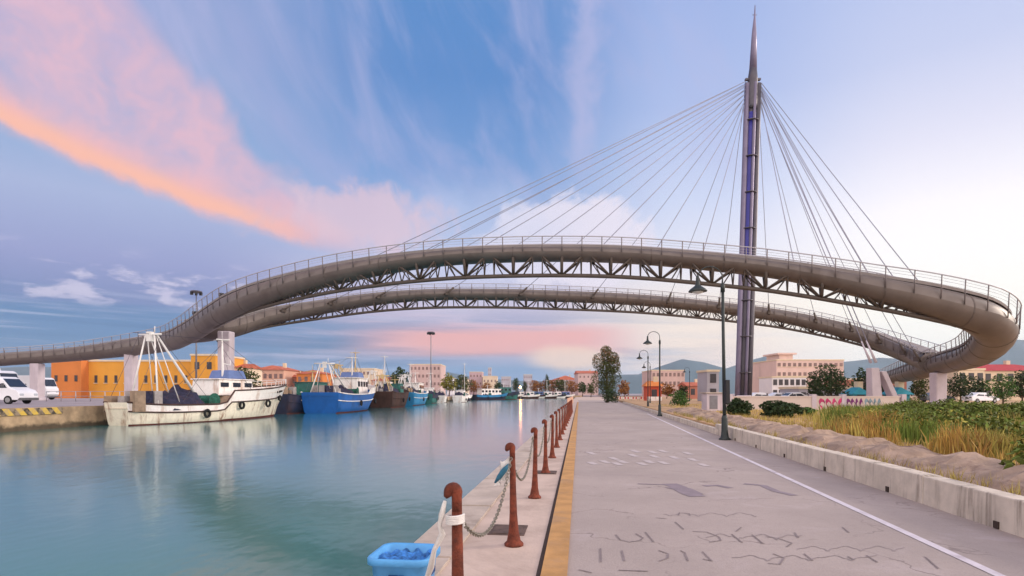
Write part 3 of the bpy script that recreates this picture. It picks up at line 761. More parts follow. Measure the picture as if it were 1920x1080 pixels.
for k, (xa, xb, yy, am, fq) in enumerate(((1330, 1500, 1008, 6, .045), (1380, 1640, 1048, 7, .04), (1240, 1420, 966, 4, .06), (1500, 1700, 1030, 5, .05))):
    n_ = 46; w0 = rs.uniform(0, 6)
    stroke(m, [(xa + (xb - xa) * j / n_ + am * 1.1 * math.cos(fq * (xb - xa) * j / n_ * 2 + w0), yy + am * math.sin(fq * (xb - xa) * j / n_ * 2 + w0) * (.6 + .4 * math.sin(j * .9 + w0))) for j in range(n_ + 1)], .016, .0100 - .0004 * k)
tag(m.build('path_scribble', mat('ghost_scribble', (144, 132, 131), .9, .08, 6)), kind='structure')
m = MB()
pass
for px, py in ((1110, 850), (1112, 869), (1152, 860), (1158, 870), (1168, 866), (1188, 854), (1192, 846), (1225, 848), (1228, 856), (1218, 866), (1245, 868), (1244, 846), (1290, 850), (1300, 862), (1265, 858), (1320, 872), (1205, 870), (1135, 866)):
    stroke(m, [(px - 7, py - 2), (px, py + 1), (px + 7, py + 3)], .16, .0115)
tag(m.build('path_marking', M_ghost), kind='structure')
m = MB()
for pts, w_ in (([(1196, 908), (1225, 909), (1258, 910)], .07), ([(1255, 908), (1272, 914), (1288, 924), (1308, 932)], .28), ([(1262, 914), (1280, 918), (1300, 928)], .34), ([(1320, 912), (1345, 911), (1370, 916)], .14), ([(1395, 908), (1430, 911), (1455, 922), (1490, 930)], .14)):
    stroke(m, pts, w_, .0105 + w_ * .001)
tag(m.build('path_stain', mat('damp_stain', (134, 122, 128), .9, .1, 3)), kind='structure')
# ------------------------------------------------------------------ fishing boats
M_bwhite = mat('boat_white', (240, 234, 230), .5, .05, 2.6, stain=(170, 122, 88), stain_amt=.7, stretch=(1, 1, .22))
M_bcream = mat('boat_cream', (236, 226, 206), .6, .08, 2.8, stain=(138, 84, 50), stain_amt=.95, stretch=(1, 1, .22))
M_bblue = mat('boat_blue', (24, 92, 168), .45, .15, .8, stain=(20, 60, 110), stain_amt=.5, stretch=(1, 1, .3))
M_bsky = mat('boat_sky_blue', (44, 128, 178), .5, .12, .8, stain=(30, 80, 110), stain_amt=.5, stretch=(1, 1, .3))
M_bnavy = mat('boat_navy', (34, 42, 66), .6, .3, .9, stain=(70, 40, 34), stain_amt=.7, stretch=(1, 1, .3))
M_bbrown = mat('boat_brown', (70, 46, 40), .75, .3, .9, stain=(40, 30, 32), stain_amt=.7, stretch=(1, 1, .3))
M_bgreen = mat('boat_green', (52, 110, 104), .6, .2, .9, stain=(40, 60, 60), stain_amt=.5)
M_red = mat('antifouling_red', (104, 50, 44), .8, .2, 1)
M_deck = mat('boat_deck', (150, 128, 108), .85, .2, 1.5, stain=(90, 70, 60), stain_amt=.6)
M_glass = mat('dark_window', (36, 44, 58), .15, .1, 2, spec=.6)
M_nets = mat('fishing_net', (44, 44, 66), .95, .4, 5, bump=1.0, stain=(90, 62, 54), stain_amt=.5)
M_gnet = mat('green_net', (38, 92, 78), .95, .4, 5, bump=1.0, stain=(30, 50, 50), stain_amt=.5)
M_tyre = mat('tyre_rubber', (30, 29, 31), .9, .15, 6)
M_cwhite = mat('boat_spar', (226, 222, 218), .5, .05, 2)
M_cyel = mat('boat_spar_yellow', (214, 186, 132), .6, .1, 2)
M_canopy = mat('blue_canopy', (92, 112, 160), .6, .1, 2)
M_grey = mat('grey_crate', (156, 148, 146), .8, .2, 3)

def make_boat(name, label, loc, rz, L, B, fs, fb, top, low, step=0.0, house=(.42, .66, 2.2), hmat=None, mast=7.0, gantry=5.5, boom=True, nets=None, spar=None,
              crates=True, tyres=2, canopy=False, letters=False, rail=None, stern=.7, gx=.06, bulwark=None, group='fishing boats moored along the far quay', small=False):
    gx0 = gx; hmat = hmat or M_bwhite; spar = spar or M_cwhite; nets = nets or M_nets
    e = empty(name, (loc[0], loc[1], WATER), label, 'boat', group, rz)
    N = 22
    def hb(t):
        a = B / 2 * (stern + (1 - stern) * math.sin(math.pi / 2 * min(1, t / .4)))
        return a * (1 - ((t - .5) / .5) ** 2.4) + .03 if t > .5 else a
    def sheer(t):
        z = fs + (fb - fs - step) * max(0, (t - .3) / .7) ** 1.9
        if t < .2: z += .25 * (1 - t / .2) ** 2
        return z + step * smooth01(.40, .44, t)
    lev = [(-.5, .5, 0), (.06, .88, .25), (.30, .93, .4), (.62, .98, .7), (1.0, 1.0, 1.0)]
    rake = .13 * L
    rows = []
    for i in range(N + 1):
        t = i / N; h_ = sheer(t); r_ = []
        for side in (1, -1):
            for fz, fw, fx in (lev if side == 1 else lev[::-1]):
                z = fz if fz < 0 else fz * h_
                x = t * (L - rake * (1 - fx)) - (.3 * (1 - t) * fx) + .3
                fine = fw if t < .5 else fw * (1 - .42 * (1 - fx) * (t - .5) / .5)
                r_.append((x, side * hb(t) * fine, z))
        rows.append(r_)
    m = MB()
    n = len(rows[0])
    vs = [p for r_ in rows for p in r_]; o_ = len(m.v); m.add(vs, [])
    for i in range(N):
        for k in range(n - 1):
            if k == 4: continue
            q = k if k < 4 else 8 - k
            m.f.append((i * n + k, (i + 1) * n + k, (i + 1) * n + k + 1, i * n + k + 1)); m.mi.append(2 if q == 0 else (1 if q <= 1 else (1 if q == 2 and low is not top else 0))); m.sm.append(True)
    m.f.append(tuple(range(n))); m.mi.append(1); m.sm.append(False)
    m.f.append(tuple(N * n + k for k in reversed(range(n)))); m.mi.append(0); m.sm.append(False)
    hull = m.build('hull', [top, low, M_red], e)
    m = MB(); m.grid([[(rows[i][4][0], rows[i][4][1] * .96 * s_, rows[i][4][2] - .42) for s_ in (1, .3, -.3, -1)] for i in range(N + 1)], sm=False); m.build('deck', M_deck, e)
    m = MB()
    for s_ in (1, -1): m.tube([(r_[4][0], s_ * r_[4][1], r_[4][2] + .02) for r_ in rows], .07, 6); m.tube([(r_[3][0], s_ * (r_[3][1] + .02), r_[3][2]) for r_ in rows], .06, 6)
    m.build('rub_rail', rail or top, hull)
    if bulwark:
        m = MB()
        for s_ in (1, -1):
            m.grid([[(rows[i][4][0] + q * .12, s_ * (rows[i][4][1] * (1 + .02 * q) + .015), rows[i][4][2] + q * .75 * smooth01(9, 12, i)) for q in (0, .5, 1)] for i in range(9, N + 1)])
        m.build('bulwark', bulwark, hull)
    # wheelhouse
    x0, x1, hh = house[0] * L, house[1] * L, house[2]
    zb = sheer((house[0] + house[1]) / 2) - .45; wd = B * .56
    m = MB(); m.box(((x0 + x1) / 2, 0, zb), (x1 - x0, wd, hh), 0, top=(.94, .95)); m.box(((x0 + x1) / 2, 0, zb + hh), ((x1 - x0) * 1.02, wd * 1.04, .1))
    hs = m.build('wheelhouse', hmat, e, bevel=.05)
    k_ = 0
    nw = max(2, int((x1 - x0) / 1.3))
    for side in (-1, 1):
        for k in range(nw):
            m = MB(); m.box((x0 + (k + .5) * (x1 - x0) / nw, side * wd * .49, zb + hh * .55), ((x1 - x0) / nw * .6, .1, hh * .28)); m.build('window', M_glass, hs)
    m = MB(); m.box((x1 - .06, 0, zb + hh * .55), (.14, wd * .7, hh * .28)); m.build('windscreen', M_glass, hs)
    if canopy:
        m = MB(); m.box(((x0 + x1) / 2 + .12 * (x1 - x0), 0, zb + hh + .1), ((x1 - x0) * .52, wd * .8, .75), 0, top=(.8, .85)); m.build('upper_bridge', M_canopy, e, bevel=.12)
    # mast with crossbar and stays
    if mast:
        mx = (x0 + x1) / 2 - .1 * (x1 - x0); m = MB(); zt = mast
        m.tube([(mx, -.3, zb + hh * .6), (mx - .1, -.3, zt)], [.11, .07], 8); m.tube([(mx - .1, -1.0, zt - .05), (mx - .1, .5, zt - .05)], .05, 6)
        m.tube([(mx - .75, -.3, zt - .05), (mx + .6, -.3, zt - .05)], .06, 6); m.tube([(mx - .1, -.3, zt), (mx - .1, -.3, zt + .7)], .02, 5)
        m.tube([(mx - .05, -.3, zt * .7), (mx + .9, -.3, zt * .7 - .1), (mx + .9, -.3, zt * .7 + .4)], .04, 6)
        m.build('mast', spar, e)
        m = MB(); m.tube([(mx - .1, -.3, zt - .1), (L * .96, 0, fb)], .018, 4); m.tube([(mx - .1, -.3, zt - .1), (1.4, 0, gantry or fs)], .018, 4); 
        for q in range(4):
            s_ = (-1, 1)[q % 2]; m.tube([(mx - .1, -.3, zt - .2 - .25 * q), ((.2, .3, .66, .76)[q] * L, s_ * B * .4, fs + .2)], .016, 4)
        if gantry:
            for s_ in (-1, 1): m.tube([(gx0 * L + .35, s_ * B * .2, gantry), (.02 * L, s_ * B * .24, fs)], .016, 4); m.tube([(gx0 * L + .35, s_ * B * .15, gantry), (.36 * L, s_ * B * .4, fs)], .016, 4)
        m.build('stay_wire', M_mdark, e)
        m = MB()
        for q in range(3): m.tube([(mx + .5 + .5 * q, .2 * q, zb + hh), (mx + .5 + .5 * q, .2 * q, zt * (.62 + .08 * q) + .6)], .02, 5)
        m.build('antenna', spar, e)
    if gantry:
        g = gantry; m = MB(); gx = gx * L
        for s_ in (-1, 1): m.tube([(gx - .25, s_ * B * .27, fs - .4), (gx + .35, s_ * B * .08, g)], [.07, .055], 8); m.tube([(gx + 2.0, s_ * B * .27, fs - .4), (gx + .5, s_ * B * .08, g - .1)], [.035, .035], 6)
        m.tube([(gx + .35, -B * .2, g), (gx + .35, B * .2, g)], .07, 8); m.box((gx + .35, 0, g - .5), (.3, .4, .7)); m.tube([(gx + .35, -.4, g + .1), (gx + .35, -.4, g + .6)], .03, 5)
        m.build('gantry', spar, e)
    if boom:
        m = MB(); g = gantry or 4; m.tube([(.37 * L, -B * .2, fs - .3), (gx0 * L + .45, -B * .1, g)], [.13, .06], 8); m.tube([(.29 * L, B * .1, fs - .3), (gx0 * L + .45, 0, g - .4)], [.05, .035], 6); m.build('boom', spar, e)
    if nets:
        m = MB(); NX, NY = 14, 10
        m.grid([[(.16 * L + (.22 * L) * i / NX, B * .8 * (j / NY - .5), fs - .35 + math.sin(math.pi * i / NX) ** .5 * math.sin(math.pi * j / NY) ** .5 * (1.3 + 1.1 * mnoise.noise(Vector((i * .45, j * .5, L))))) for i in range(NX + 1)] for j in range(NY + 1)])
        m.build('net_heap', nets, e)
        m = MB(); m.tube([(.385 * L, -B * .34, fs + .25), (.385 * L, B * .34, fs + .25)], .45, 12)
        for s_ in (-1, 1): m.tube([(.385 * L, s_ * B * .34, fs + .25), (.385 * L, s_ * (B * .34 + .06), fs + .25)], .65, 14)
        m.build('winch_drum', M_gnet, e)
    if crates:
        for k in range(9):
            m = MB(); m.box((.035 * L + (k % 3) * .85, (-.22 + .22 * (k // 3)) * B + random.uniform(-.1, .1), fs - .40), (random.uniform(.55, .75), .55, .36 * random.choice((1, 2, 3, 4))), random.uniform(-.3, .3)); m.build('fish_crate', random.choice((M_grey, M_grey, M_deck, M_nets)), e)
    for k in range(tyres):
        t_ = .3 + .4 * k / max(1, tyres - 1) if tyres > 1 else .5
        m = MB(); yy = -hb(t_) - .1; zz = sheer(t_) * .5; xx = t_ * L
        m.tube([(xx + .27 * math.cos(a), yy, zz + .27 * math.sin(a)) for a in [j * math.pi / 6 for j in range(12)]], .1, 6, closed=True); m.build('tyre_fender', M_tyre, e)
    if not small:
        m = MB(); t_ = .86; m.tube([(t_ * L + .15 * math.cos(a), -hb(t_) * .98 - .05, sheer(t_) * .62 + .28 * math.sin(a)) for a in [j * math.pi / 5 for j in range(10)]], .05, 5, closed=True); m.box((t_ * L, -hb(t_) * .93, sheer(t_) * .62 - .22), (.24, .1, .42)); m.build('hawse_hole', M_tyre, hull)
        # bow rail
        m = MB(); top_ = []
        for i in range(14, N + 1):
            for s_ in (1, -1):
                p = rows[i][4]; m.tube([(p[0], s_ * p[1], p[2]), (p[0], s_ * p[1], p[2] + .55)], .022, 4)
        for s_ in (1, -1): m.tube([(rows[i][4][0], s_ * rows[i][4][1], rows[i][4][2] + .55) for i in range(14, N + 1)], .025, 5)
        m.build('bow_rail', spar, e)
    if letters:      # small dark hull marks near the bow, unreadable at this distance
        m = MB()
        for k, (dx, w_) in enumerate(((0, .16), (.55, .2), (.85, .14), (1.1, .2), (1.4, .16), (1.7, .12))):
            t_ = (.845 * L + dx) / L * .99; m.box((.83 * L + dx, -hb(t_) - .005, sheer(t_) * .80), (w_, .06, .2), math.atan2(-(hb(t_ + .02) - hb(t_)), .02 * L))
        m.build('hull_lettering', M_tyre, hull)
    return e
D = math.radians
make_boat('trawler', 'white fishing trawler with cream rust streaked lower hull, nearest boat by the striped quay', (-26.9, 38.6), D(78.2), 19.2, 4.7, 1.35, 3.1, M_bwhite, M_bcream, step=1.05, stern=.4, gx=.13,
          house=(.43, .66, 1.3), mast=6.8, gantry=6.5, canopy=True, letters=True, tyres=3, rail=M_bbrown)
make_boat('trawler', 'dark rusty trawler with a cream mast tucked between the white and blue trawlers', (-25.6, 60.5), D(86), 17, 5.4, 1.9, 2.8, M_bnavy, M_bnavy, house=(.5, .7, 1.9), hmat=M_bgreen, mast=5.0, gantry=0, boom=False, nets=M_gnet, spar=M_cyel, tyres=3)
make_boat('trawler', 'bright blue trawler with white foredeck and leaning white boom', (-21.1, 62.5), D(91.5), 22.5, 5.8, 2.1, 2.9, M_bblue, M_bblue, house=(.46, .72, 2.4), mast=7.0, gantry=5.6, canopy=True, tyres=2, rail=M_bwhite, bulwark=M_bwhite)
make_boat('trawler', 'rust brown trawler seen from its dark stern between two blue hulls', (-20.2, 87.5), D(90), 16, 5.2, 2.3, 3.0, M_bbrown, M_bbrown, house=(.5, .7, 1.8), hmat=M_bgreen, mast=4.6, gantry=5.0, spar=M_cyel, tyres=2)
make_boat('trawler', 'smaller sky blue trawler with white upper works beyond the brown one', (-19.6, 103), D(91), 22, 5.4, 2.2, 3.0, M_bsky, M_bsky, house=(.42, .72, 2.4), mast=6.4, gantry=5.6, tyres=2, rail=M_bwhite, bulwark=M_bwhite)
make_boat('cutter', 'dark green cutter just beyond the sky blue trawler', (-19.2, 127), D(92), 12, 4.2, 1.9, 2.6, M_bnavy, M_bgreen, house=(.4, .6, 2.0), mast=7, gantry=0, boom=False, crates=False, small=True)
make_boat('trawler', 'dark green trawler moored inside, between the rust brown and blue trawlers', (-24.8, 79), D(86), 15, 4.6, 2.2, 3.0, M_bgreen, M_bnavy, house=(.45, .68, 2.2), hmat=M_bcream, mast=8.5, gantry=6.2, tyres=2, spar=M_cyel)
make_boat('trawler', 'navy trawler moored inside behind the rust brown trawler, tall mast', (-24.0, 96), D(88), 16, 4.6, 2.3, 3.1, M_bnavy, M_bnavy, house=(.45, .68, 2.3), mast=9.0, gantry=6.0, tyres=2)
make_boat('trawler', 'rusty trawler moored inside behind the sky blue trawler', (-22.6, 115), D(88), 16, 4.4, 2.2, 3.0, M_bbrown, M_bnavy, house=(.45, .68, 2.3), mast=8.6, gantry=5.5, tyres=1)
make_boat('sailing_boat', 'small white boat with a tall thin mast left of the turquoise boat', (-15.6, 165), D(70), 9, 3.2, 1.4, 1.8, M_bwhite, M_bnavy, house=(.3, .6, 1.3), mast=11, gantry=0, boom=False, nets=None, crates=False, small=True)
make_boat('motorboat', 'white motorboat, left one of the white pair beside the dark cutter', (-17.3, 136), D(96), 9, 3.4, 1.5, 1.9, M_bwhite, M_bwhite, house=(.3, .62, 1.7), mast=3.4, gantry=0, boom=False, nets=None, crates=False, small=True)
make_boat('motorboat', 'white motorboat, right one of the white pair beside the dark cutter', (-13.6, 141), D(84), 9.5, 3.4, 1.5, 2.0, M_bwhite, M_bwhite, house=(.35, .65, 1.8), mast=3.2, gantry=0, boom=False, crates=False, small=True)
make_boat('ferry_boat', 'pale turquoise boat with a long white cabin near the far end', (-13.2, 196), D(40), 15, 5, 1.6, 2.4, M_bsky, M_bnavy, house=(.15, .75, 2.6), mast=5, gantry=0, boom=False, crates=False, small=True)
make_boat('tugboat', 'dark blue green tug moored right of the turquoise boat', (-7.8, 206), D(20), 11, 4.4, 2.2, 3.0, M_bnavy, M_bgreen, house=(.3, .7, 2.6), hmat=M_bgreen, mast=6, gantry=0, boom=False, crates=False, small=True)
far = [(955, 238, 'M_bwhite', 'cream launch far across, first right of the tug'), (972, 246, 'M_bnavy', 'navy launch far across, second right of the tug'), (990, 243, 'M_bwhite', 'white launch far across with a dark canopy, above the orange glitter'),
       (1008, 250, 'M_bbrown', 'brown launch far across, fourth right of the tug'), (1024, 250, 'M_bwhite', 'white launch far across, fifth right of the tug'), (1042, 253, 'M_bnavy', 'navy launch far across near the end of the bollards'), (1058, 256, 'M_bwhite', 'white launch farthest right, above the end of the bollard row')]
for k, (px, Y, mt, lb) in enumerate(far):
    make_boat('launch', lb, (X(px, Y) - 3, Y, 0), D(random.choice((5, -8, 14))), 8.0, 3.0, 1.4, 1.9, eval(mt), M_bwhite if k % 2 else M_bbrown, house=(.25, .7, 1.9), hmat=M_bwhite if k % 3 else M_canopy, mast=4.5 if k % 2 else 8.0, gantry=0, boom=False, crates=False, tyres=0, small=True, group='small launches at the far end of the water')

# hazard stripes and fenders on the left quay
hz = bpy.data.materials.new('hazard_stripes'); hz.use_nodes = True
t = NT(hz.node_tree); b = t.n['Principled BSDF']; co = t.n.new('ShaderNodeTexCoord').outputs['Object']
sp_ = t.n.new('ShaderNodeSeparateXYZ'); t.l.new(co, sp_.inputs[0])
wv = t.m('FRACT', t.m('MULTIPLY', t.m('ADD', sp_.outputs[1], sp_.outputs[2]), 1.15))
wear = t.noise(co, 2.2, 6, .7)
cc = t.mix(t.ss(.48, .55, wv), lin((206, 172, 74)), lin((64, 58, 50)))
t.put(b.inputs['Base Color'], t.mix(t.mul(t.ss(.42, .6, wear), .75), cc, lin((160, 140, 118)))); b.inputs['Roughness'].default_value = .9
MATS['hazard_stripes'] = hz
m = MB(); m.box((-28.86, 22, .32), (.12, 29, .41)); tag(m.build('hazard_kerb', hz, off=(-28.86, 22, .4)), 'worn yellow and black striped edge beam along the left quay', 'kerb')

# ------------------------------------------------------------------ vehicles on the left quay
M_vwhite = mat('vehicle_white', (228, 228, 232), .35, .03, 1, spec=.5)
M_rim = mat('wheel_rim', (150, 150, 152), .4, .08, 6, metal=.5)
M_bump = mat('grey_bumper', (92, 92, 96), .7, .1, 5)
M_headl = mat('headlight_glass', (190, 196, 204), .15, .04, 5)
def wheels(e, spots, r_):
    for x, y in spots:
        m = MB(); s_ = -1 if y < 0 else 1
        m.tube([(x, y - .11, r_), (x, y - .09, r_), (x, y + .09, r_), (x, y + .11, r_)], [r_ * .9, r_, r_, r_ * .9], 18); wl_ = m.build('wheel', M_tyre, e)
        m = MB(); m.tube([(x, y + s_ * .105, r_), (x, y + s_ * .125, r_)], r_ * .6, 14); m.build('rim', M_rim, wl_)
def vehicle(name, label, loc, rz, prof, wd, glass, ws, r_, cat, paint, group='white vehicles parked on the left quay', taper=.9):
    """prof: side outline x,z (front at +x). glass: list of side window outlines. """
    e = empty(name, loc, label, cat, group, rz)
    n = len(prof); zs = [p[1] for p in prof]; zm = max(zs)
    half = lambda z: wd / 2 * (1 - (1 - taper) * smooth01(zm * .45, zm, z))
    m = MB(); m.add([(x, -half(z), z) for x, z in prof] + [(x, half(z), z) for x, z in prof],
                    [tuple(range(n)), tuple(reversed(range(n, 2 * n)))] + [((k + 1) % n, k, n + k, n + (k + 1) % n) for k in range(n)])
    bd = m.build('body', paint, e, bevel=.05)
    for g in glass:
        for s_ in (-1, 1):
            m = MB(); q = [(x, s_ * (half(z) + .006), z) for x, z in g]; m.add(q, [tuple(range(len(q)))]); m.add([(x, y - s_ * .012, z) for x, y, z in q], [tuple(reversed(range(len(q))))]); m.build('side_window', M_glass, e)
    if ws:
        (xa, za), (xb, zb_) = ws; m = MB(); nx, nz = zb_ - za, xa - xb; l_ = math.hypot(nx, nz); nx, nz = nx / l_ * .012, nz / l_ * .012
        m.add([(xa + nx, -half(za) * .9, za + nz), (xa + nx, half(za) * .9, za + nz), (xb + nx, half(zb_) * .88, zb_ + nz), (xb + nx, -half(zb_) * .88, zb_ + nz)], [(0, 1, 2, 3)]); m.build('windscreen', M_glass, e)
    xf = max(p[0] for p in prof)
    for s_ in (-1, 1):
        m = MB(); m.box((xf - .16, s_ * wd * .36, zm * .30), (.34, wd * .2, .2)); m.build('headlight', M_headl, e, bevel=.04)
        m = MB(); m.box((ws[0][0] - .45 if ws else 0, s_ * (wd / 2 + .12), (ws[0][1] if ws else 1) + .05), (.1, .24, .28)); m.build('wing_mirror', M_bump, e, bevel=.03)
    m = MB(); m.box((xf - .04, 0, .32), (.2, wd * .98, .22)); m.build('bumper', M_bump, e, bevel=.04)
    wheels(e, [(x, s_ * (wd / 2 - .12 + .02)) for x in ws_x for s_ in (-1, 1)] if False else [(x, s_ * (wd / 2 - .09)) for x in r_[1] for s_ in (-1, 1)], r_[0])
    return e
VAN = [(-2.6, .35), (2.45, .35), (2.6, .55), (2.55, .95), (2.35, 1.2), (1.75, 1.42), (1.0, 2.22), (.7, 2.36), (-2.45, 2.38), (-2.6, 2.2)]
vehicle('van', 'white panel van facing right on the left quay, nearest of the vehicles', (-44.6, 49.5, LQ), 0, VAN, 2.0,
        [[(.55, 1.38), (1.55, 1.38), (1.02, 2.0), (.55, 2.05)], [(-.7, 1.38), (.4, 1.38), (.4, 2.05), (-.7, 2.05)], [(-2.2, 1.38), (-.9, 1.38), (-.9, 2.05), (-2.2, 2.05)]], ((1.72, 1.46), (1.04, 2.18)), (.36, (1.62, -1.6)), 'van', M_vwhite)
TRK = [(-3.6, .55), (2.2, .55), (2.45, .8), (2.4, 1.6), (2.2, 1.9), (1.75, 3.05), (1.45, 3.25), (.3, 3.3), (.25, 1.2), (.05, 1.2), (.05, 3.55), (-3.6, 3.55)]
vehicle('box_truck', 'white box truck with dark windscreen standing behind the white van', (-53.6, 58.5, LQ), 0, TRK, 2.3, [[(.75, 1.95), (1.95, 1.95), (1.62, 2.85), (.75, 2.9)]], ((2.19, 1.96), (1.79, 2.98)), (.46, (1.4, -2.2)), 'truck', M_vwhite, taper=.97)
vehicle('box_truck', 'white truck with a dark windscreen half hidden behind the second bridge pier', (-70.2, 84, LQ), 0, TRK, 2.3, [[(.75, 1.95), (1.95, 1.95), (1.62, 2.85), (.75, 2.9)]], ((2.19, 1.96), (1.79, 2.98)), (.46, (1.4, -2.2)), 'truck', M_vwhite, taper=.97)
# railing on the left quay
m = MB(); yy = 66.0
for k in range(16): m.tube([(-54 + 1.7 * k, yy, LQ), (-54 + 1.7 * k, yy, LQ + 1.15)], .05, 6)
for h_ in (.6, 1.15): m.tube([(-54, yy, LQ + h_), (-28.5, yy, LQ + h_)], .035, 6)
tag(m.build('quay_railing', M_rail, off=(-41, yy, LQ)), 'pale post and rail fence in front of the yellow building', 'railing')

# ------------------------------------------------------------------ buildings
M_roof = mat('terracotta_roof', (176, 98, 74), .9, .2, .8, stain=(130, 80, 66), stain_amt=.5)
M_win = mat('building_window', (62, 58, 62), .35, .2, .4)
M_trim = mat('pale_trim', (214, 196, 168), .8, .06, 1)
def wallmat(nm, c): return mat(nm, c, .9, .07, .15, stain=tuple(int(x * .82) for x in c), stain_amt=.5, stretch=(1, 1, .3))
def building(name, label, x0, x1, ytop, Y, dep, wm_, base=LQ, roof='flat', rmat=None, nwin=(0, 0), group=None, wsize=(1.0, 1.5), rz=0.0, cat='building', tower=None, wmat=None, rh=None):
    xa, xb = X(x0, Y), X(x1, Y); zt = Z(ytop, Y); W_ = xb - xa; H_ = zt - base
    e = empty(name, ((xa + xb) / 2, Y + dep / 2, base), label, cat, group, rz)
    rmat = rmat or M_roof
    m = MB()
    if roof == 'flat':
        m.box((0, 0, 0), (W_, dep, H_)); m.build('wall', wm_, e)
        m = MB(); m.box((0, 0, H_ + .003), (W_ + .3, dep + .3, .35)); m.build('roof', M_trim if rmat is M_roof else rmat, e)
    else:
        rh_ = rh or max(1.0, min(W_, dep) * .16); hw = H_ - rh_
        m.box((0, 0, 0), (W_, dep, hw)); m.build('wall', wm_, e)
        m = MB(); m.box((0, 0, hw + .003), (W_ + .8, dep + .8, rh_), top=((.55 if W_ > dep else .04), (.04 if W_ > dep else .55)) if roof == 'hip' else (1, .02)); rf = m.build('roof', rmat, e)
        m = MB(); m.box((W_ * .2, 0, H_ - .5), (.8, .8, 1.3)); m.build('chimney', M_trim, rf)
        H_ = hw
    nx, nz = nwin
    for j in range(nz):
        for i in range(nx):
            x = -W_ / 2 + W_ * (i + .5) / nx; z = H_ * (j + .5) / nz - wsize[1] / 2 + .15
            m = MB(); m.box((x, -dep / 2 - .02, z), (wsize[0], .12, wsize[1])); wn = m.build('window', wmat or M_win, e)
            if W_ / Y > .06: m = MB(); m.box((x, -dep / 2 - .06, z - .14), (wsize[0] + .3, .26, .13)); m.build('sill', M_trim, wn)
    if tower:
        tx0, tx1, ty = tower; m = MB(); a, b_ = X(tx0, Y) - e.location.x, X(tx1, Y) - e.location.x
        m.box(((a + b_) / 2, 0, H_ + .35), (b_ - a, dep * .5, Z(ty, Y) - base - H_ - .35)); m.box(((a + b_) / 2, 0, Z(ty, Y) - base), ((b_ - a) * 1.4, dep * .6, .5)); m.build('roof_tower', wm_, e)
    return e
W_yel = wallmat('ochre_plaster', (218, 154, 62)); W_org = wallmat('orange_plaster', (208, 126, 66)); W_sal = wallmat('salmon_plaster', (208, 164, 142)); W_cream = wallmat('cream_plaster', (216, 196, 170))
W_pink = wallmat('pink_plaster', (198, 170, 164)); W_grey = wallmat('grey_plaster', (172, 168, 176)); W_brick = wallmat('brick_plaster', (178, 118, 100)); W_white = wallmat('white_plaster', (226, 222, 224)); W_lilac = wallmat('lilac_plaster', (182, 156, 160))
g1 = 'ochre warehouses behind the left quay'
building('warehouse', 'ochre warehouse block with orange left half, nearest the white trucks', 96, 152, 675, 112, 12, W_org, nwin=(3, 1), group=g1, wsize=(.55, 1.2))
building('warehouse', 'long ochre warehouse with small dark windows in the middle of its row', 152, 358, 678, 114, 14, W_yel, nwin=(11, 1), group=g1, wsize=(.55, 1.5))
building('warehouse', 'taller ochre block with flat red brown roof behind the white boat mast', 358, 404, 667, 111, 12, W_yel, nwin=(2, 2), group=g1, wsize=(.9, 1.4), rmat=M_roof)
building('warehouse', 'low cream ochre annex right behind the tall bridge pier', 405, 452, 680, 118, 10, W_cream, nwin=(3, 2), group=g1, roof='gable', wsize=(.8, 1.3))
M_soft = mat('soft_window', (128, 104, 100), .4, .2, .4)
g2 = 'town houses behind the moored boats'
H = [('town_house', 'salmon house with many windows and terracotta roof behind the white bow', 472, 532, 684, 150, 14, W_sal, 'hip', (6, 2)),
     ('town_house', 'small brick red house right of the salmon house', 530, 556, 700, 156, 10, W_brick, 'hip', (2, 2)),
     ('town_house', 'orange house with terracotta roof behind the cream mast', 556, 604, 693, 152, 12, W_org, 'hip', (4, 2)),
     ('town_house', 'low orange house with terracotta roof left of the blue trawler cabin', 604, 640, 704, 160, 12, W_sal, 'gable', (3, 1)),
     ('apartment_block', 'grey beige apartment block behind the blue trawler masts', 640, 702, 692, 225, 16, W_cream, 'flat', (8, 3)),
     ('town_house', 'low terracotta roofed house behind the brown trawler', 696, 742, 706, 190, 14, W_sal, 'hip', (4, 1)),
     ('apartment_block', 'pink beige apartment block behind the second blue trawler', 768, 826, 684, 235, 18, W_pink, 'flat', (8, 4)),
     ('apartment_block', 'dull rose block behind the pale turquoise boat', 880, 904, 698, 330, 18, W_lilac, 'flat', (4, 3)),
     ('apartment_block', 'cream block just right of the dull rose block', 905, 932, 706, 320, 18, W_cream, 'flat', (4, 2)),
     ('apartment_block', 'far slim grey tower block with antenna height above the tug', 915, 921, 690, 620, 14, W_grey, 'flat', (2, 6)),
     ('apartment_block', 'far wide grey block low on the skyline right of the tug', 940, 958, 707, 480, 18, W_grey, 'flat', (5, 3)),
     ('apartment_block', 'far grey block with green tinge at the centre of the skyline', 982, 998, 703, 480, 18, W_grey, 'flat', (4, 4)),
     ('town_house', 'long lilac roofed hall behind the far row of trees', 1036, 1086, 704, 420, 20, W_lilac, 'hip', (7, 2)),
     ('town_house', 'pink house with a broad gable left of the lone tree', 1084, 1122, 694, 330, 20, W_pink, 'gable', (5, 3)),
     ('apartment_block', 'tiny far pale block left of the dull rose block', 838, 850, 709, 420, 18, W_white, 'flat', (3, 2)),
     ('apartment_block', 'second tiny far pale block between the trees and rose block', 866, 878, 711, 430, 18, W_cream, 'flat', (3, 2))]
for nm, lb, a, b_, yt, Y, dp, wm_, rf, nw in H: building(nm, lb, a, b_, yt, Y, dp, wm_, roof=rf, nwin=nw, group=g2, wmat=M_soft, wsize=(.8, 1.2))
g3 = 'buildings behind the field'
building('apartment_block', 'brown pink apartment building with flat roof right of the second lamp', 1222, 1284, 695, 240, 18, W_pink, base=.3, nwin=(8, 3), group=g3, wmat=M_soft)
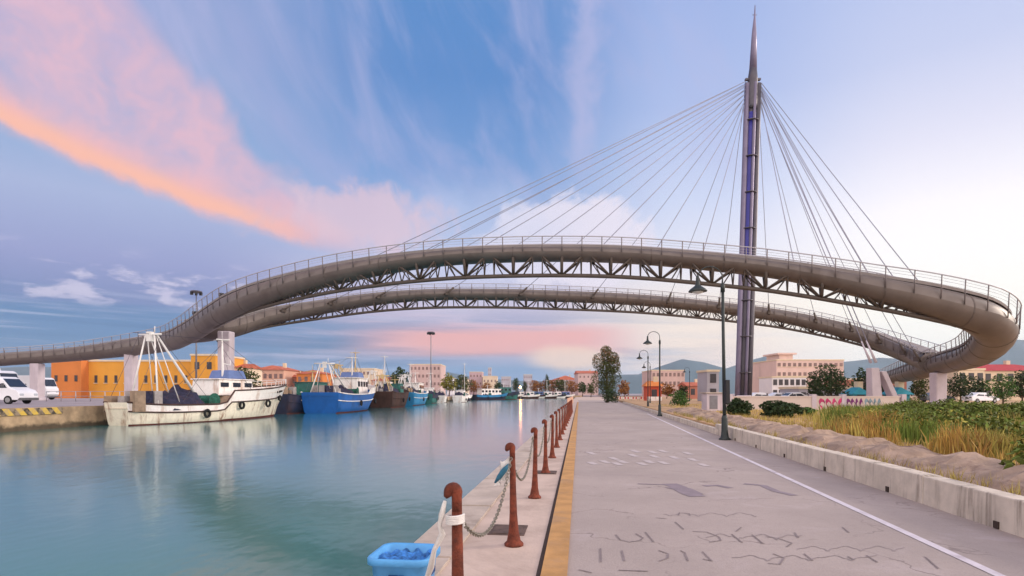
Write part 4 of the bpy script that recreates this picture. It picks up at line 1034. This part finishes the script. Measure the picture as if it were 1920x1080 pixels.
building('hotel', 'large pink beige hotel with stepped roof and square tower right of the mast', 1456, 1582, 676, 175, 18, wallmat('rose_beige_plaster', (214, 186, 176)), base=.3, nwin=(13, 4), group=g3, wsize=(.9, 1.1), tower=(1474, 1500, 663), rmat=M_roof, wmat=mat('soft_window', (128, 104, 100), .4, .2, .4))
building('hotel_wing', 'low white wing in front of the pink hotel', 1448, 1512, 708, 150, 8, W_white, base=.3, nwin=(6, 2), group=g3)
building('house', 'red roofed cream house at the right edge behind the bridge bend', 1842, 1990, 680, 112, 14, W_cream, base=.3, roof='hip', rmat=mat('red_roof', (168, 44, 52), .8, .12, 1), nwin=(7, 2), group=g3, rh=1.6)
building('house', 'beige flat roofed house under the bridge bend beside the right pier', 1796, 1846, 694, 108, 12, W_cream, base=.3, nwin=(3, 2), group=g3)
building('shed', 'long low blue grey shed behind the graffiti wall', 1498, 1596, 729, 84, 6, W_grey, base=.3, nwin=(6, 1), group=g3, cat='shed', wsize=(.7, .7))
building('shed', 'pale grey shed beside the pole of the nearest street lamp', 1326, 1348, 697, 95, 5, W_grey, base=.3, nwin=(1, 2), group=g3, cat='shed')
building('shed', 'low brown shed left of the mast foot', 1290, 1326, 716, 140, 8, W_brick, base=.3, roof='gable', nwin=(2, 1), group=g3, cat='shed')
building('shed', 'dark low hall behind the anchor frame', 1590, 1700, 712, 130, 10, W_brick, base=.3, nwin=(6, 1), group=g3, cat='shed')
M_teal = mat('teal_panel', (42, 142, 160), .6, .12, 1.5)
for px0, px1, lb in ((1600, 1628, 'teal canvas kiosk left of the anchor frame'), (1678, 1706, 'teal canvas kiosk right of the anchor frame')):
    building('kiosk', lb, px0, px1, 726, 78, 2.4, M_teal, base=.3, roof='hip', rmat=M_teal, nwin=(1, 1), cat='kiosk', group='teal kiosks behind the anchor frame', wsize=(1.0, .8))
k_ = building('kiosk', 'orange red kiosk with white counter near the foot of the third lamp', 1213, 1240, 714, 104, 2.6, wallmat('orange_red_panel', (206, 92, 66)), base=0, cat='kiosk', nwin=(1, 1), roof='hip', rmat=W_org)
m = MB(); m.box((0, -1.5, .3), (2.6, .5, .75)); m.build('counter', M_bwhite, k_)
# graffiti wall across the field and grey cabinet
gw = empty('graffiti_wall', (X(1520, 45), 45, .3), 'low pale wall with magenta and purple graffiti across the field', 'wall')
M_gw = wallmat('pale_render', (206, 190, 180))
m = MB(); m.box((0, 0, -.1), (X(1694, 45) - X(1366, 45), .3, 1.1)); m.box((0, 0, 1.0), (X(1694, 45) - X(1366, 45) + .1, .4, .1)); m.build('wall_face', M_gw, gw)
for px in (1368, 1524, 1580, 1692):
    m = MB(); m.box((X(px, 45) - gw.location.x, 0, -.1), (.35, .46, 1.35)); m.build('wall_post', M_pier, gw)
for px0, px1, c_ in ((1532, 1580, (196, 62, 112)), (1584, 1616, (112, 44, 104)), (1618, 1650, (120, 140, 150))):
    mt = mat('graffiti_paint_%s' % {196: 'magenta', 112: 'purple', 120: 'grey'}[c_[0]], c_, .7, .3, 2)
    m = MB(); xa, xb = X(px0, 45) - gw.location.x, X(px1, 45) - gw.location.x; nl = 4
    for k in range(nl):
        cx = xa + (xb - xa) * (k + .5) / nl; w_ = (xb - xa) / nl * .36
        pts = [(cx + w_ * math.cos(a) * (1 + .3 * math.sin(3 * a + k)), -.162, .5 + .3 * math.sin(a + .3 * math.cos(2 * a + k))) for a in [j * math.pi / 7 for j in range(0, 12)]]
        m.grid([[(p[0], p[1], p[2] + .14), (p[0] + .1, p[1], p[2] - .14)] for p in pts], sm=False)
    m.build('graffiti', mt, gw)
e = empty('utility_cabinet', (X(1340, 43), 43, .3), 'plain grey concrete cabinet left of the nearest lamp pole', 'cabinet')
m = MB(); m.box((0, 0, 0), (1.6, 1.2, 1.3)); m.build('housing', M_pier, e, bevel=.04)
m = MB(); m.box((0, 0, 1.303), (1.8, 1.4, .1)); m.build('lid', M_conc, e, bevel=.02)
m = MB(); m.box((-.3, -.6, .15), (.6, .04, 1.0)); m.build('door', M_galv, e)
# parked white cars behind the wall
CAR = [(-2.1, .3), (2.05, .3), (2.15, .55), (2.0, .82), (1.1, .98), (.4, 1.42), (-.9, 1.46), (-1.7, 1.05), (-2.1, .95)]
for px, Y, c_, lb, rz in ((1424, 84, (232, 232, 236), 'white parked car just right of the mast foot', 0.2), (1462, 88, (214, 216, 224), 'silver parked car between the mast foot and the blue grey shed', .1), (1484, 78, (232, 230, 230), 'white parked car nearest the blue grey shed', 3.3), (1756, 84, (70, 72, 80), 'dark parked car behind the right pier', 0), (1838, 80, (226, 226, 230), 'white parked car under the trees right of the pier', .1)):
    vehicle('parked_car', lb, (X(px, Y), Y, .3), rz, CAR, 1.75, [[(-1.35, .98), (-.2, .98), (-.2, 1.34), (-.85, 1.36)], [(-.1, .98), (.95, .98), (.4, 1.33), (-.1, 1.34)]], ((1.02, 1.02), (.46, 1.38)), (.31, (1.35, -1.3)), 'car', mat('car_paint_%s' % ('white' if c_[0] > 220 else 'silver' if c_[0] > 200 else 'charcoal'), c_, .3, .03, 1, spec=.5), group='cars parked behind the field', taper=.8)
# lit harbour lamp across the water: its glow makes the orange glitter
e = empty('harbour_lamp', (X(976, 262), 262, LQ), 'small lit orange harbour lamp across the water above the orange glitter', 'lamp')
m = MB(); m.tube([(0, 0, 0), (0, 0, 3.6)], .08, 8); m.build('pole', M_galv, e)
em = bpy.data.materials.new('lit_lamp'); em.use_nodes = True; bb = em.node_tree.nodes['Principled BSDF']
bb.inputs['Emission Color'].default_value = (1, .30, .07, 1); bb.inputs['Emission Strength'].default_value = 130
m = MB(); m.lathe([(.05, 3.5), (.36, 3.62), (.45, 3.9), (.36, 4.18), (.05, 4.3)], n=12); m.build('globe', em, e)
# red and white barriers at the end of the path
M_redp = mat('barrier_red', (196, 60, 60), .6, .1, 3)
for k, px in enumerate((1160, 1175, 1190, 1205)):
    e = empty('barrier', (X(px, 108), 108, 0), ('striped barrier nearest the lone tree at the end of the path', 'second striped barrier from the lone tree', 'third striped barrier from the lone tree', 'striped barrier nearest the orange kiosk')[k], 'barrier', 'red and white barriers closing the path')
    m = MB()
    for sx in (-.6, .6): m.box((sx, 0, 0), (.08, .5, .1)); m.box((sx, 0, .1), (.06, .06, .95))
    m.build('stand', M_galv, e)
    for j in range(5):
        m = MB(); m.box((-.56 + .28 * j, -.05, .6), (.28, .04, .35)); m.build('red_panel' if j % 2 else 'white_panel', M_redp if j % 2 else M_bwhite, e)
# pale posts where the quay fence ends
for k in range(8):
    y = 56 + 6 * k; m = MB(); m.lathe([(.13, 0), (.12, .1), (.10, 1.0), (.11, 1.05), (.06, 1.12)], n=10)
    o = m.build('marker_post', mat('pink_post', (222, 176, 150), .8, .1, 4)); o.location = (edge(y) + .45, y, .02)
    tag(o, 'pale pink post on the quay lip beyond the rusty bollards, near the lone tree', 'post', 'pale posts on the quay lip beyond the bollards')

# ------------------------------------------------------------------ trees, shrubs, grass
def leafmat(nm, c, il=.35): return mat(nm, c, .75, .25, .8, island=il, spec=.25)
F_olive = leafmat('olive_leaves', (74, 80, 40)); F_dark = leafmat('dark_leaves', (52, 68, 38)); F_autumn = leafmat('autumn_leaves', (140, 92, 48)); F_yel = leafmat('yellow_green_leaves', (122, 116, 46)); F_green = leafmat('green_leaves', (74, 104, 48))
M_bark = mat('bark', (92, 74, 60), .95, .3, 3, bump=.6)
def leaves(m, lobes, n, size, rng, mi=0):
    tot = sum(l[3] * l[4] * l[5] for l in lobes)
    for (cx, cy, cz, rx, ry, rz_) in lobes:
        for _ in range(int(n * rx * ry * rz_ / tot)):
            while True:
                u, v_, w_ = rng.uniform(-1, 1), rng.uniform(-1, 1), rng.uniform(-1, 1); r2 = u * u + v_ * v_ + w_ * w_
                if .12 < r2 < 1 and rng.random() < .25 + .75 * r2: break
            p = Vector((cx + u * rx, cy + v_ * ry, cz + w_ * rz_)); s_ = size * rng.uniform(.6, 1.4)
            a = Vector((rng.gauss(0, 1), rng.gauss(0, 1), rng.gauss(0, .7))).normalized(); b_ = a.cross(Vector((rng.gauss(0, 1), rng.gauss(0, 1), rng.gauss(0, 1)))).normalized()
            m.add([p - a * s_, p + b_ * s_ * .55, p + a * s_, p - b_ * s_ * .55], [(0, 1, 2, 3)], mi if mi == 0 or rng.random() < .5 else 0)
def tree(name, label, px, Y, ytop, wpx, fm, base=.3, n=1500, seed=1, trunk=.22, group=None, cat='tree', tall=1.0, fm2=None, ybase=None):
    rng = random.Random(seed); x = X(px, Y); z0 = base; h_ = Z(ytop, Y) - z0; w_ = wpx / F * Y / 2
    e = empty(name, (x, Y, z0), label, cat, group)
    th = h_ * trunk
    if trunk > .05:
        m = MB(); tr = max(.06, h_ * .022)
        m.tube([(0, 0, -.05), (.04 * w_, 0, th), (-.03 * w_, .02, h_ * .55), (0, 0, h_ * .85)], [tr * 1.5, tr, tr * .6, tr * .2], 8)
        for k in range(7):
            a = k * 2.4 + rng.random(); zz = h_ * (trunk + .09 * k)
            m.tube([(0, 0, zz), (math.cos(a) * w_ * .4, math.sin(a) * w_ * .4, zz + h_ * .1), (math.cos(a) * w_ * .75, math.sin(a) * w_ * .75, zz + h_ * .2)], [tr * .5, tr * .3, tr * .08], 5)
        m.build('trunk', M_bark, e)
    lobes = []
    nl = 13 if n > 700 else 7
    for k in range(nl):
        f = (k + .5) / nl; zz = th + (h_ - th) * (.1 + .82 * f); env = math.sin(math.pi * min(1, .16 + f * .78)) ** .7
        a = k * 2.4 + rng.uniform(-.5, .5); rr = w_ * env * rng.uniform(.30, .62)
        lobes.append((math.cos(a) * rr, math.sin(a) * rr, zz, w_ * rng.uniform(.30, .50) * (.6 + .4 * env), w_ * rng.uniform(.30, .50), (h_ - th) * rng.uniform(.10, .18) * tall))
    lobes.append((0, 0, th + (h_ - th) * .42, w_ * .55, w_ * .55, (h_ - th) * .36))
    m = MB(); size = max(.09, 1.8 * math.sqrt(w_ * h_ / n)) 
    leaves(m, lobes, n, size, rng, mi=0)
    if fm2: leaves(m, [l for l in lobes if l[2] > th + (h_ - th) * .62], n // 3, size, rng, 1)
    m.build('crown', [fm, fm2] if fm2 else fm, e)
    return e
tree('lone_tree', 'tall bushy autumn tinted tree standing at the end of the path', 1138, 101, 648, 62, F_olive, base=0, n=8500, seed=3, trunk=.06, fm2=F_autumn)
gt = 'trees behind the moored boats'
for k, (px, Y, yt, wp, fm, lb) in enumerate([(462, 100, 688, 58, F_olive, 'round olive green tree behind the bow of the white trawler'), (752, 170, 687, 40, F_dark, 'dark domed tree behind the boom of the brown trawler'), (738, 165, 700, 26, F_dark, 'small dark tree low left of the dark domed tree'),
        (842, 190, 701, 46, F_yel, 'yellow green tree right of the sky blue trawler, left one'), (866, 195, 703, 46, F_olive, 'olive tree right of the sky blue trawler, right one'), (888, 200, 712, 24, F_autumn, 'small brown tree left of the turquoise boat'), (912, 235, 716, 26, F_autumn, 'brown bush tree above the turquoise boat'), (934, 238, 715, 22, F_dark, 'dark bush tree above the tug'),
        (967, 285, 708, 18, F_dark, 'slim dark tree above the navy launch'), (984, 285, 713, 12, F_dark, 'small dark tree beside the far grey block'), (1006, 290, 714, 40, F_autumn, 'first brown tree of the far tree row from the left'), (1026, 286, 702, 12, F_dark, 'slim dark cypress rising over the far tree row'), (1030, 292, 711, 46, F_autumn, 'brown tree under the slim cypress in the far row'), (1052, 290, 711, 46, F_olive, 'olive tree in the middle of the far row'), (1072, 288, 713, 42, F_autumn, 'last brown tree of the far row before the lone tree'), (1092, 180, 716, 26, F_dark, 'dark low tree at the left foot of the lone tree'), (1108, 150, 718, 22, F_olive, 'olive bush just left of the lone tree')]):
    tree('tree', lb, px, Y, yt, wp, fm, base=LQ, n=800, seed=10 + k, group=gt)
gf = 'trees behind the field'
for k, (px, Y, yt, wp, fm, lb, n) in enumerate([(1558, 72, 684, 92, F_dark, 'broad dark round tree left of the anchor frame', 2600), (1528, 76, 700, 40, F_dark, 'small dark tree on the left shoulder of the broad one', 800), (1618, 84, 690, 44, F_dark, 'dark tree behind the upright of the anchor frame', 800), (1652, 90, 700, 50, F_dark, 'dark low tree right behind the anchor frame', 700), (1722, 80, 704, 44, F_olive, 'olive tree left of the right bridge pier', 900), (1800, 72, 698, 62, F_dark, 'dark tree right beside the right bridge pier', 1800),
        (1836, 82, 706, 44, F_dark, 'dark tree in the middle of the group under the bend', 900), (1880, 62, 702, 58, F_green, 'fresh green round tree under the bend near the right edge', 1800), (1916, 66, 696, 46, F_dark, 'dark tree cut by the right picture edge', 1200), (1250, 150, 718, 46, F_autumn, 'brown tree before the brown pink apartments', 600), (1170, 145, 712, 34, F_autumn, 'brown tree right behind the lone tree', 600), (1280, 100, 722, 26, F_dark, 'dark bush left of the far street lamp', 500)]):
    tree('tree', lb, px, Y, yt, wp, fm, base=.3, n=n, seed=40 + k, group=gf, trunk=.16)
tree('shrub', 'dark bush at the foot of the lone tree at the end of the path', 1146, 99, 730, 50, F_dark, base=0, n=900, seed=99, cat='shrub', trunk=.0)
gs = 'shrubs on the dry field'
for k, (px, Y, yt, wp, fm, lb, n) in enumerate([(1462, 31, 752, 96, F_dark, 'round dark green shrub nearest the graffiti wall', 3200), (1386, 34, 748, 66, F_dark, 'dark shrub right behind the pole of the nearest lamp', 2000), (1274, 58, 732, 50, F_green, 'fresh green shrub beside the grey cabinet', 1300), (1512, 33, 764, 50, F_green, 'small green shrub right of the round dark one', 900)]):
    tree('shrub', lb, px, Y, yt, wp, fm, base=.28, n=n, seed=70 + k, group=gs, cat='shrub', trunk=.0)
# grass and weeds
def blade_field(name, m_, spots, hrange, rng, wd=.018):
    m = MB()
    for x, y, z, hs in spots:
        h_ = rng.uniform(*hrange) * hs; a = rng.uniform(0, 6.28); lean = rng.uniform(.05, .45) * h_; dx, dy = math.cos(a) * lean, math.sin(a) * lean
        b_ = rng.uniform(0, 6.28); wx, wy = math.cos(b_) * wd, math.sin(b_) * wd
        m.add([(x - wx, y - wy, z), (x + wx, y + wy, z), (x + dx * .4 + wx * .7, y + dy * .4 + wy * .7, z + h_ * .6), (x + dx * .4 - wx * .7, y + dy * .4 - wy * .7, z + h_ * .6), (x + dx, y + dy, z + h_)], [(0, 1, 2, 3), (3, 2, 4)])
    return tag(m.build(name, m_), kind='stuff')
rng = random.Random(5)
def scatter(n, y0, y1, u0, u1, thr=-.1, seed=0.0, clump=.35, pmin=800):
    res = []
    while len(res) < n:
        y = y0 + (y1 - y0) * rng.random() ** 1.5; x = wallx(y) + u0 + (u1 - u0) * rng.random() * (y / y1 * .6 + .4)
        if not pmin + rng.uniform(-25, 25) < 960 + x / y * F < 2200: continue
        v_ = mnoise.noise(Vector((x * clump, y * clump, seed)))
        if v_ > thr: res.append((x, y, .28, .55 + .9 * (v_ - thr)))
    return res
blade_field('dry_grass', leafmat('gold_grass', (166, 150, 80), .3), scatter(7500, 11, 38, 2.6, 20, .04, 3.1, pmin=1530), (.45, .95), rng)
blade_field('reed_grass', leafmat('orange_grass', (172, 136, 72), .3), scatter(2600, 10, 26, 2.4, 9, .12, 8.7, .5, pmin=1580), (.5, 1.0), rng)
blade_field('short_grass', leafmat('pale_grass', (186, 162, 92), .3), scatter(14000, 5, 70, 2.2, 22, -.3, 5.5), (.08, .24), rng, .012)
blade_field('green_grass', leafmat('green_grass', (104, 120, 50), .3), scatter(26000, 8, 40, 3.4, 26, -.08, 6.3, pmin=1560), (.4, .9), rng)
m = MB(); lobes = []
for k in range(170):
    y = rng.uniform(7.5, 40); x = wallx(y) + rng.uniform(2.9, 12) * (.55 + y / 40)
    if mnoise.noise(Vector((x * .22, y * .22, 1.2))) < -.2 or 960 + x / y * F < 1700 + 5 * rng.uniform(-14, 14): continue
    lobes.append((x, y, .45 + rng.uniform(0, .25), rng.uniform(.4, 1.1), rng.uniform(.4, 1.1), rng.uniform(.4, .8)))
leaves(m, lobes, 52000, .062, rng)
tag(m.build('weeds', leafmat('weed_leaves', (94, 106, 44), .5)), kind='stuff')

m = MB(); lobes = []; rng = random.Random(21)
for k in range(200):
    y = rng.uniform(8, 44); x = wallx(y) + rng.uniform(2.7, 13) * (.55 + y / 40)
    if 960 + x / y * F < 1640 + 4 * rng.uniform(-16, 14): continue
    lobes.append((x, y, .38 + rng.uniform(0, .2), rng.uniform(.25, .7), rng.uniform(.25, .7), rng.uniform(.2, .5)))
leaves(m, lobes, 36000, .05, rng)
tag(m.build('scrub', leafmat('scrub_leaves', (148, 138, 66), .5)), kind='stuff')
m = MB(); rng = random.Random(4)
for k in range(260):                       # tufts that grow on and along the stone ridge
    y = rng.uniform(4, 38); x = wallx(y) + rng.choice((.42, 2.2 + .03 * y, 2.5 + .03 * y)) + rng.uniform(-.12, .3)
    for q in range(14):
        a = rng.uniform(0, 6.28); h_ = rng.uniform(.08, .26); l_ = rng.uniform(.03, .14); xx, yy = x + rng.gauss(0, .06), y + rng.gauss(0, .06)
        m.add([(xx - .008, yy, .27), (xx + .008, yy, .27), (xx + math.cos(a) * l_, yy + math.sin(a) * l_, .3 + h_)], [(0, 1, 2)])
tag(m.build('ridge_grass', leafmat('ridge_grass', (150, 134, 74), .4)), kind='stuff')

# ------------------------------------------------------------------ far hills and the air
M_hill = mat('wooded_hill_hazed', (66, 92, 104), .95, .2, .002)  # blue of the distant air is partly put into this base colour
def ridge(name, Y, prof, dep):
    rows = []
    n = 90
    for j in range(7):
        r_ = []
        for i in range(n + 1):
            px = -900 + 3700 * i / n
            k = max(q for q in range(len(prof) - 1) if prof[q][0] <= px or q == 0); (a, ya), (b_, yb) = prof[k], prof[k + 1]
            f = smooth01(a, b_, px); top = Z(ya + (yb - ya) * f, Y)
            x = X(px, Y); v_ = j / 6
            hgt = (top * math.sin(math.pi * min(1, v_ * .9 + .05)) ** .8) * (1 + .25 * mnoise.noise(Vector((x * .0012, v_ * 3, Y)))) + 22 * mnoise.noise(Vector((x * .004, v_ * 5, 1)))
            r_.append((x, Y - dep * .5 + dep * v_, max(-3, hgt) if 0 < j < 6 else -3))
        rows.append(r_)
    m = MB(); m.grid(rows); tag(m.build(name, M_hill), kind='structure')
ridge('hills', 5200, [(-900, 690), (100, 694), (330, 690), (440, 684), (560, 694), (700, 700), (800, 698), (900, 712), (1060, 716), (1180, 706), (1300, 676), (1350, 690), (1440, 664), (1520, 690), (1640, 678), (1760, 676), (1900, 640), (2200, 630), (2800, 660)], 1200)
HZD = 0.00007
m = MB(); m.box((0, 2950, -4), (13000, 6300, 460)); hv = bpy.data.materials.new('haze'); hv.use_nodes = True
nt = hv.node_tree; nt.nodes.clear(); o_ = nt.nodes.new('ShaderNodeOutputMaterial'); pv = nt.nodes.new('ShaderNodeVolumePrincipled')
pv.inputs['Color'].default_value = (.78, .9, 1.0, 1); pv.inputs['Density'].default_value = HZD; pv.inputs['Anisotropy'].default_value = .2
nt.links.new(pv.outputs[0], o_.inputs['Volume'])
if HZD: tag(m.build('haze', hv), kind='stuff')
